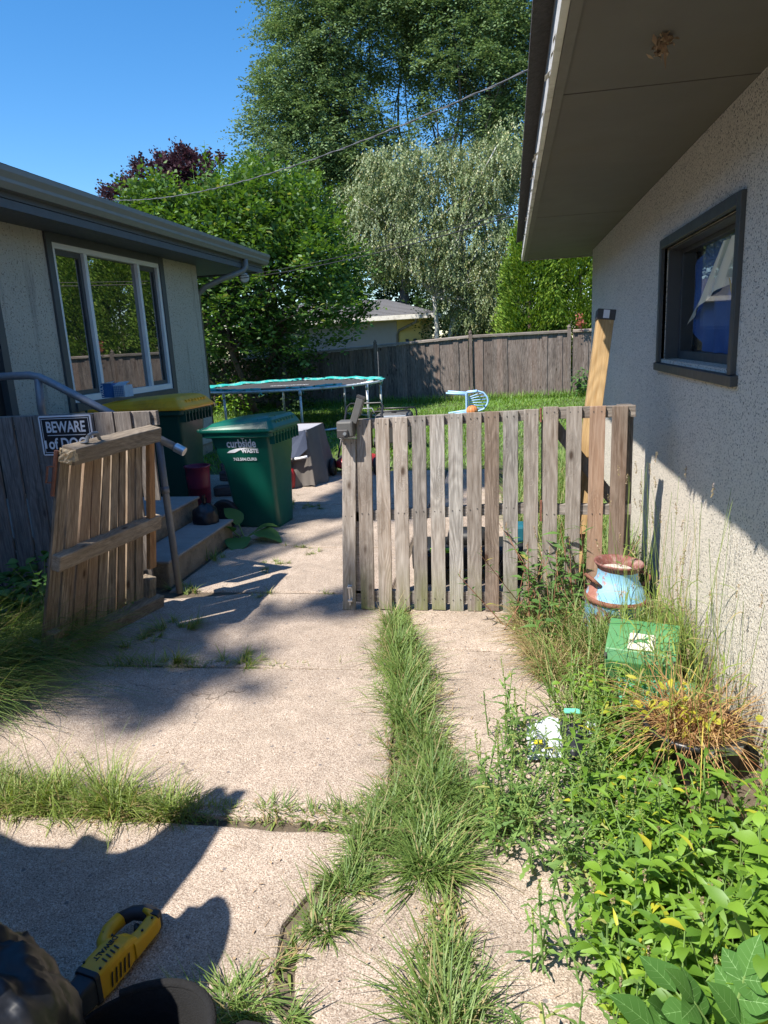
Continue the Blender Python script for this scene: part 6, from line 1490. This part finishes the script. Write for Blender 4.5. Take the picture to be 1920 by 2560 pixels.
# straw and grass between can and hood
dg = NB(); n = 8500; x = RNG.uniform(.02, .80, n); y = RNG.uniform(3.15, 4.0, n); keep = (x > .05+.25*(3.6-y)*.6)
dg.add(blades(np.stack([x, y, np.zeros(n)], 1)[keep], RNG.uniform(.08, .26, n)[keep], .0042, 1.5, 1.0)); setp(dg.build('dry_grass', 'grass_dry'), kind='stuff')
gg = NB(); n = 1300; x = RNG.normal(.56, .17, n); y = RNG.normal(3.46, .13, n); x = np.clip(x, .1, .86)
gg.add(blades(np.stack([x, y, np.zeros(n)], 1), RNG.uniform(.15, .42, n), .0065, .8, .7))
n = 700; x = RNG.uniform(.15, .8, n); y = RNG.uniform(2.7, 3.4, n); gg.add(blades(np.stack([x, y, np.zeros(n)], 1), RNG.uniform(.10, .34, n), .006, .9, .8))
setp(gg.build('wild_grass', 'grass'), kind='stuff')
# generic leafy stems
def stems(n_stem, area, hr, leaf, Lr, Wr, per, nb, sb, elev=.35, lean=.25, prof=(.08, .8, 1, .62, .04), keepf=None, fold=.22, tophead=None, spike=None):
    for k in range(n_stem):
        for _ in range(30):
            x, y = random.uniform(area[0], area[1]), random.uniform(area[2], area[3])
            if keepf is None or keepf(x, y): break
        h_ = random.uniform(*hr); a_ = random.uniform(0, 2*PI); l_ = lean*2.2*random.random(); psz = random.uniform(.65, 1.35); top = np.array([x+math.cos(a_)*l_*h_, y+math.sin(a_)*l_*h_, h_]); b_ = np.array([x, y, 0.])
        m_ = max(4, int(per*h_)); t = np.linspace(.15, 1, m_)+RNG.uniform(-.03, .03, m_); t = np.clip(t, .05, 1)
        pos = b_+(top-b_)*t[:, None]; az = np.arange(m_)*2.4+random.random()*6; el = elev+.4*t
        d_ = np.stack([np.cos(az), np.sin(az), el], 1); nr = np.stack([-np.cos(az)*.4, -np.sin(az)*.4, np.ones(m_)], 1)+rv(m_)*.55
        sz = psz*(1.1-.45*t)*RNG.uniform(.7, 1.15, m_)
        nb.add(ribbons(pos, d_, nr, random.uniform(*Lr)*sz, random.uniform(*Wr)*sz, prof, RNG.uniform(.15, .6, m_), fold, 3))
        sb.tube([tuple(b_), tuple(top)], [.0032, .0016], 4, cap=False)
        if spike is not None and random.random() < spike[1]:
            ns = spike[2]; tt = np.linspace(0, 1, ns); p0 = top; L_ = random.uniform(*spike[3]); dv = np.array([random.uniform(-.2, .2), random.uniform(-.2, .2), 1])
            ps = p0+dv*L_*tt[:, None]+RNG.normal(size=(ns, 3))*.002
            spike[0].add(diamonds(ps, rv(ns), rv(ns), np.full(ns, spike[4]), np.full(ns, spike[4]*.9))); spike[0].add(diamonds(ps+.001, rv(ns), rv(ns), np.full(ns, spike[4]), np.full(ns, spike[4]*.9)))
            sb.tube([tuple(p0), tuple(p0+dv*L_)], .001, 3, cap=False)
# smartweed clumps in front of the fence section (things one can tell apart)
for i, (x, y, r_, n, hh, lab) in enumerate(((.04, 3.83, .10, 9, (.30, .48), 'narrow leaved weed clump in front of the last gate boards'), (.30, 3.86, .12, 13, (.34, .62), 'tallest narrow leaved weed clump between gate and milk can'), (.20, 3.6, .08, 6, (.2, .34), 'low narrow leaved weed clump left of the milk can'))):
    t = thing('smartweed', lab, 'weed', (x, y, 0), 0, 'weed clumps in front of the fence'); nb, sb, sp = NB(), MB(), NB()
    stems(n, (-r_, r_, -r_, r_), hh, 0, (.09, .15), (.018, .032), 34, nb, sb, .25, .45, (.06, .7, 1, .7, .3, .03), spike=(sp, .9, 10, (.02, .05), .007))
    nb.build('foliage', 'lf_smart', t); sb.build('stem', 'stem_red', t); sp.build('flower_spikes', 'seed', t)['kind'] = 'stuff'
# dense leafy patch bottom right
nb, sb, sp = NB(), MB(), NB()
edge = lambda x, y: x > .25+.10*math.sin(y*7)*.4+max(0, (y-2.2))*.05
stems(270, (.20, .86, .75, 2.14), (.10, .28), 0, (.055, .095), (.024, .044), 50, nb, sb, .25, .35, keepf=edge, spike=(sp, .12, 16, (.015, .04), .006))
stems(230, (.20, .86, .8, 2.35), (.06, .22), 0, (.03, .05), (.012, .022), 80, nb, sb, .4, .35, keepf=edge)
stems(170, (.18, .56, 2.1, 3.1), (.06, .18), 0, (.045, .075), (.02, .032), 50, nb, sb, .25, .35, spike=(sp, .1, 14, (.015, .04), .006), keepf=lambda x, y: x > .18+.1*(y-2.2))
stems(150, (.20, .86, .75, 2.1), (.14, .32), 0, (.07, .12), (.013, .024), 46, nb, sb, .3, .4, keepf=edge, spike=(sp, .35, 18, (.015, .04), .006))
stems(40, (.55, .86, .95, 1.75), (.34, .46), 0, (.08, .12), (.035, .055), 36, nb, sb, .25, .25)
setp(nb.build('weed_patch', 'lf_weed'), kind='stuff'); setp(sb.build('weed_stems', 'stem'), kind='stuff'); setp(sp.build('seed_spikes', 'seed'), kind='stuff')
# ragweed between strip and patch
nb, sb, sp = NB(), MB(), NB()
stems(80, (-.12, .34, 1.9, 2.7), (.10, .28), 0, (.05, .08), (.010, .020), 60, nb, sb, .35, .3, (.1, 1, .35, .9, .3, .6, .05), spike=(sp, .75, 34, (.05, .12), .0055), keepf=lambda x, y: abs(x-.10) > .05 or y < 2.35)
stems(34, (.02, .30, 1.15, 1.95), (.12, .30), 0, (.06, .10), (.012, .026), 44, nb, sb, .3, .4, (.1, 1, .35, .9, .3, .6, .05), spike=(sp, .4, 30, (.04, .09), .0055))
setp(nb.build('feathery_weeds', 'lf_rag'), kind='stuff'); setp(sb.build('weed_stems', 'stem'), kind='stuff'); setp(sp.build('green_spikes', 'seed_green'), kind='stuff')
# dried grass in the pot with yellowing leaves
dp = thing('dried_plant', 'dried brown grass and yellow leaves growing in the black pot', 'plant', (.65, 2.50, .16)); nb = NB(); n = 780
th = RNG.uniform(0, 2*PI, n); q = .13*np.sqrt(RNG.uniform(0, 1, n)); pos = np.stack([q*np.cos(th), q*np.sin(th), np.zeros(n)], 1)
nb.add(blades(pos, RNG.uniform(.08, .20, n)*RNG.choice([.7, 1, 2.0], n), .0036*RNG.uniform(.6, 1.6, n), 1.25, 1.5, (-.1, -.05, .2))); nb.build('dead_grass', 'lf_dry', dp)
nb = NB(); n = 64; pos = np.stack([RNG.normal(-.05, .09, n), RNG.normal(-.04, .06, n), RNG.uniform(.02, .20, n)], 1)
nb.add(ribbons(pos, rv(n)*[1, 1, .3], np.tile([0, -.2, 1.], (n, 1))+rv(n)*.6, RNG.uniform(.02, .05, n), RNG.uniform(.012, .028, n), [.1, .9, 1, .6, .04], .3, .2, 3)); nb.build('yellow_leaves', 'lf_yellow', dp)['kind'] = 'stuff'
# tall foxtail stalks against the wall
nb, sp = NB(), NB()
for k in range(84):
    x, y = random.uniform(.50, .85), random.uniform(2.25, 3.6); h_ = random.uniform(.40, 1.05)
    l_ = np.array([random.uniform(-.3, .15), random.uniform(-.2, .2), 1.0]); b_ = np.array([[x, y, 0]])
    nb.add(ribbons(b_, l_[None], np.array([[.3, .2, 0]]), h_, .0040, [1, .9, .8, .6, .5], np.array([random.uniform(-.12, .12)])))
    for q in range(2):
        a_ = random.uniform(0, 2*PI); nb.add(ribbons(b_+l_*h_*random.uniform(.2, .6), np.array([[math.cos(a_)*.7, math.sin(a_)*.7, .8]]), np.array([[-math.cos(a_), -math.sin(a_), .5]]), random.uniform(.10, .20), .007, GP, .8))
    if random.random() < .5:
        tip = b_[0]+unit(l_)*h_*.98; tt = np.linspace(0, 1, 22); ps = tip+unit(l_)*(.05*tt)[:, None]+RNG.normal(size=(22, 3))*.0022; sp.add(diamonds(ps, rv(22)+unit(l_), rv(22), np.full(22, .011), np.full(22, .004)))
setp(nb.build('foxtail_grass', 'grass_yel'), kind='stuff'); setp(sp.build('foxtail_heads', 'seed'), kind='stuff')
# ash seedlings in the near corner: compound leaves with big leaflets
def compound(name, label, base, top, lv, par=None):
    t = thing(name, label, 'seedling', tuple(base)); base = Vector(base)
    for (root, tip, L_, W_, prs) in lv:
        r0, r1 = Vector(root), Vector(tip); d_ = (r1-r0); MB().tube([r0-base, r1-base], [.0028, .0018], 5).build('stem', 'stem', t)
        sd_ = d_.cross(Vector((0, 0, 1))).normalized(); up_ = sd_.cross(d_).normalized()
        nb = NB()
        for i in range(prs):
            f = .35+.55*i/max(1, prs-1) if prs > 1 else .6
            for s_ in (-1, 1):
                dd_ = (d_.normalized()*.55+sd_*s_).normalized(); nb.add(ribbons(np.array([r0+d_*f-base]), np.array([dd_]), np.array([up_+Vector((0, 0, .5))]), L_*random.uniform(.85, 1.0), W_, [.06, .55, .92, 1, .78, .42, .03], .18, .16, 3))
        nb.add(ribbons(np.array([r1-base]), np.array([d_.normalized()]), np.array([up_+Vector((0, 0, .5))]), L_*1.15, W_*1.15, [.06, .55, .92, 1, .78, .42, .03], .18, .16, 3))
        nb.build('compound_leaf', 'lf_ash', t, smooth=True)
        vn = NB()
        for v_ in nb.v:
            q = v_.reshape(7, 3, 3); mid = q[:, 1]; n_ = unit(np.cross(q[:, 2]-q[:, 0], np.gradient(mid, axis=0))); n_ = n_*np.sign((n_[:, 2:3]).mean()+1e-6)
            def vein(a_, b_, w_):
                dv = b_-a_; sd2 = unit(np.cross(dv, n_[3]))*w_; off_ = n_[3]*.0007; vn.add((np.stack([a_-sd2+off_, a_+sd2+off_, b_+sd2*.4+off_, b_-sd2*.4+off_]), np.array([[0, 1, 2, 3]])))
            for i in range(6): vein(mid[i], mid[i+1], .0007)
            for i in range(1, 6):
                for c_ in (0, 2): vein(mid[i], q[min(i+1, 6), c_]*.82+mid[min(i+1, 6)]*.18, .00028)
        vn.build('vein', 'vein', t)['kind'] = 'stuff'
g0 = Vector((.60, 1.0, 0))
compound('ash_seedling', 'large leaved ash seedling in the very lower right corner', g0, None,
         [(at(1835, 2530, Z=.36), at(1862, 2440, Z=.42), .072, .044, 2), (at(1770, 2560, Z=.36), at(1735, 2505, Z=.40), .07, .048, 2), (at(1790, 2600, Z=.34), at(1690, 2480, Z=.38), .075, .05, 1), (at(1930, 2580, Z=.34), at(1920, 2480, Z=.40), .08, .05, 2), (at(1700, 2640, Z=.33), at(1640, 2580, Z=.36), .085, .055, 1)])
g0 = Vector((.42, 1.05, 0))
compound('ash_seedling', 'smaller ash seedling with rounder leaflets left of the corner one', g0, None,
         [(at(1800, 2640, Z=.30), at(1700, 2475, Z=.34), .06, .042, 1), (at(1700, 2590, Z=.31), at(1680, 2560, Z=.34), .07, .055, 1), (at(1880, 2610, Z=.34), at(1850, 2560, Z=.37), .075, .055, 1)])
lt = NB(); n = 900; x = np.concatenate([RNG.uniform(-2.3, -.1, 500), RNG.normal(-.45, .25, 400)]); y = RNG.uniform(1.2, 6.8, n)
lt.add(diamonds(np.stack([x, y, np.full(n, .006)], 1), RNG.normal(size=(n, 3))*[1, 1, .15], np.tile([0, 0, 1.], (n, 1))+rv(n)*.3, RNG.uniform(.006, .022, n), RNG.uniform(.002, .009, n)))
n = 160; lt.add(ribbons(np.stack([RNG.uniform(-2.2, .2, n), RNG.uniform(1.3, 6, n), np.full(n, .004)], 1), RNG.normal(size=(n, 3))*[1, 1, .05], np.tile([0, 0, 1.], (n, 1)), RNG.uniform(.02, .08, n), .002, [1, 1, .6], RNG.uniform(-.05, .05, n)))
setp(lt.build('leaf_litter', 'nest'), kind='stuff')
print('objects', len(bpy.data.objects), 'faces', sum(len(m.polygons) for m in bpy.data.meshes))
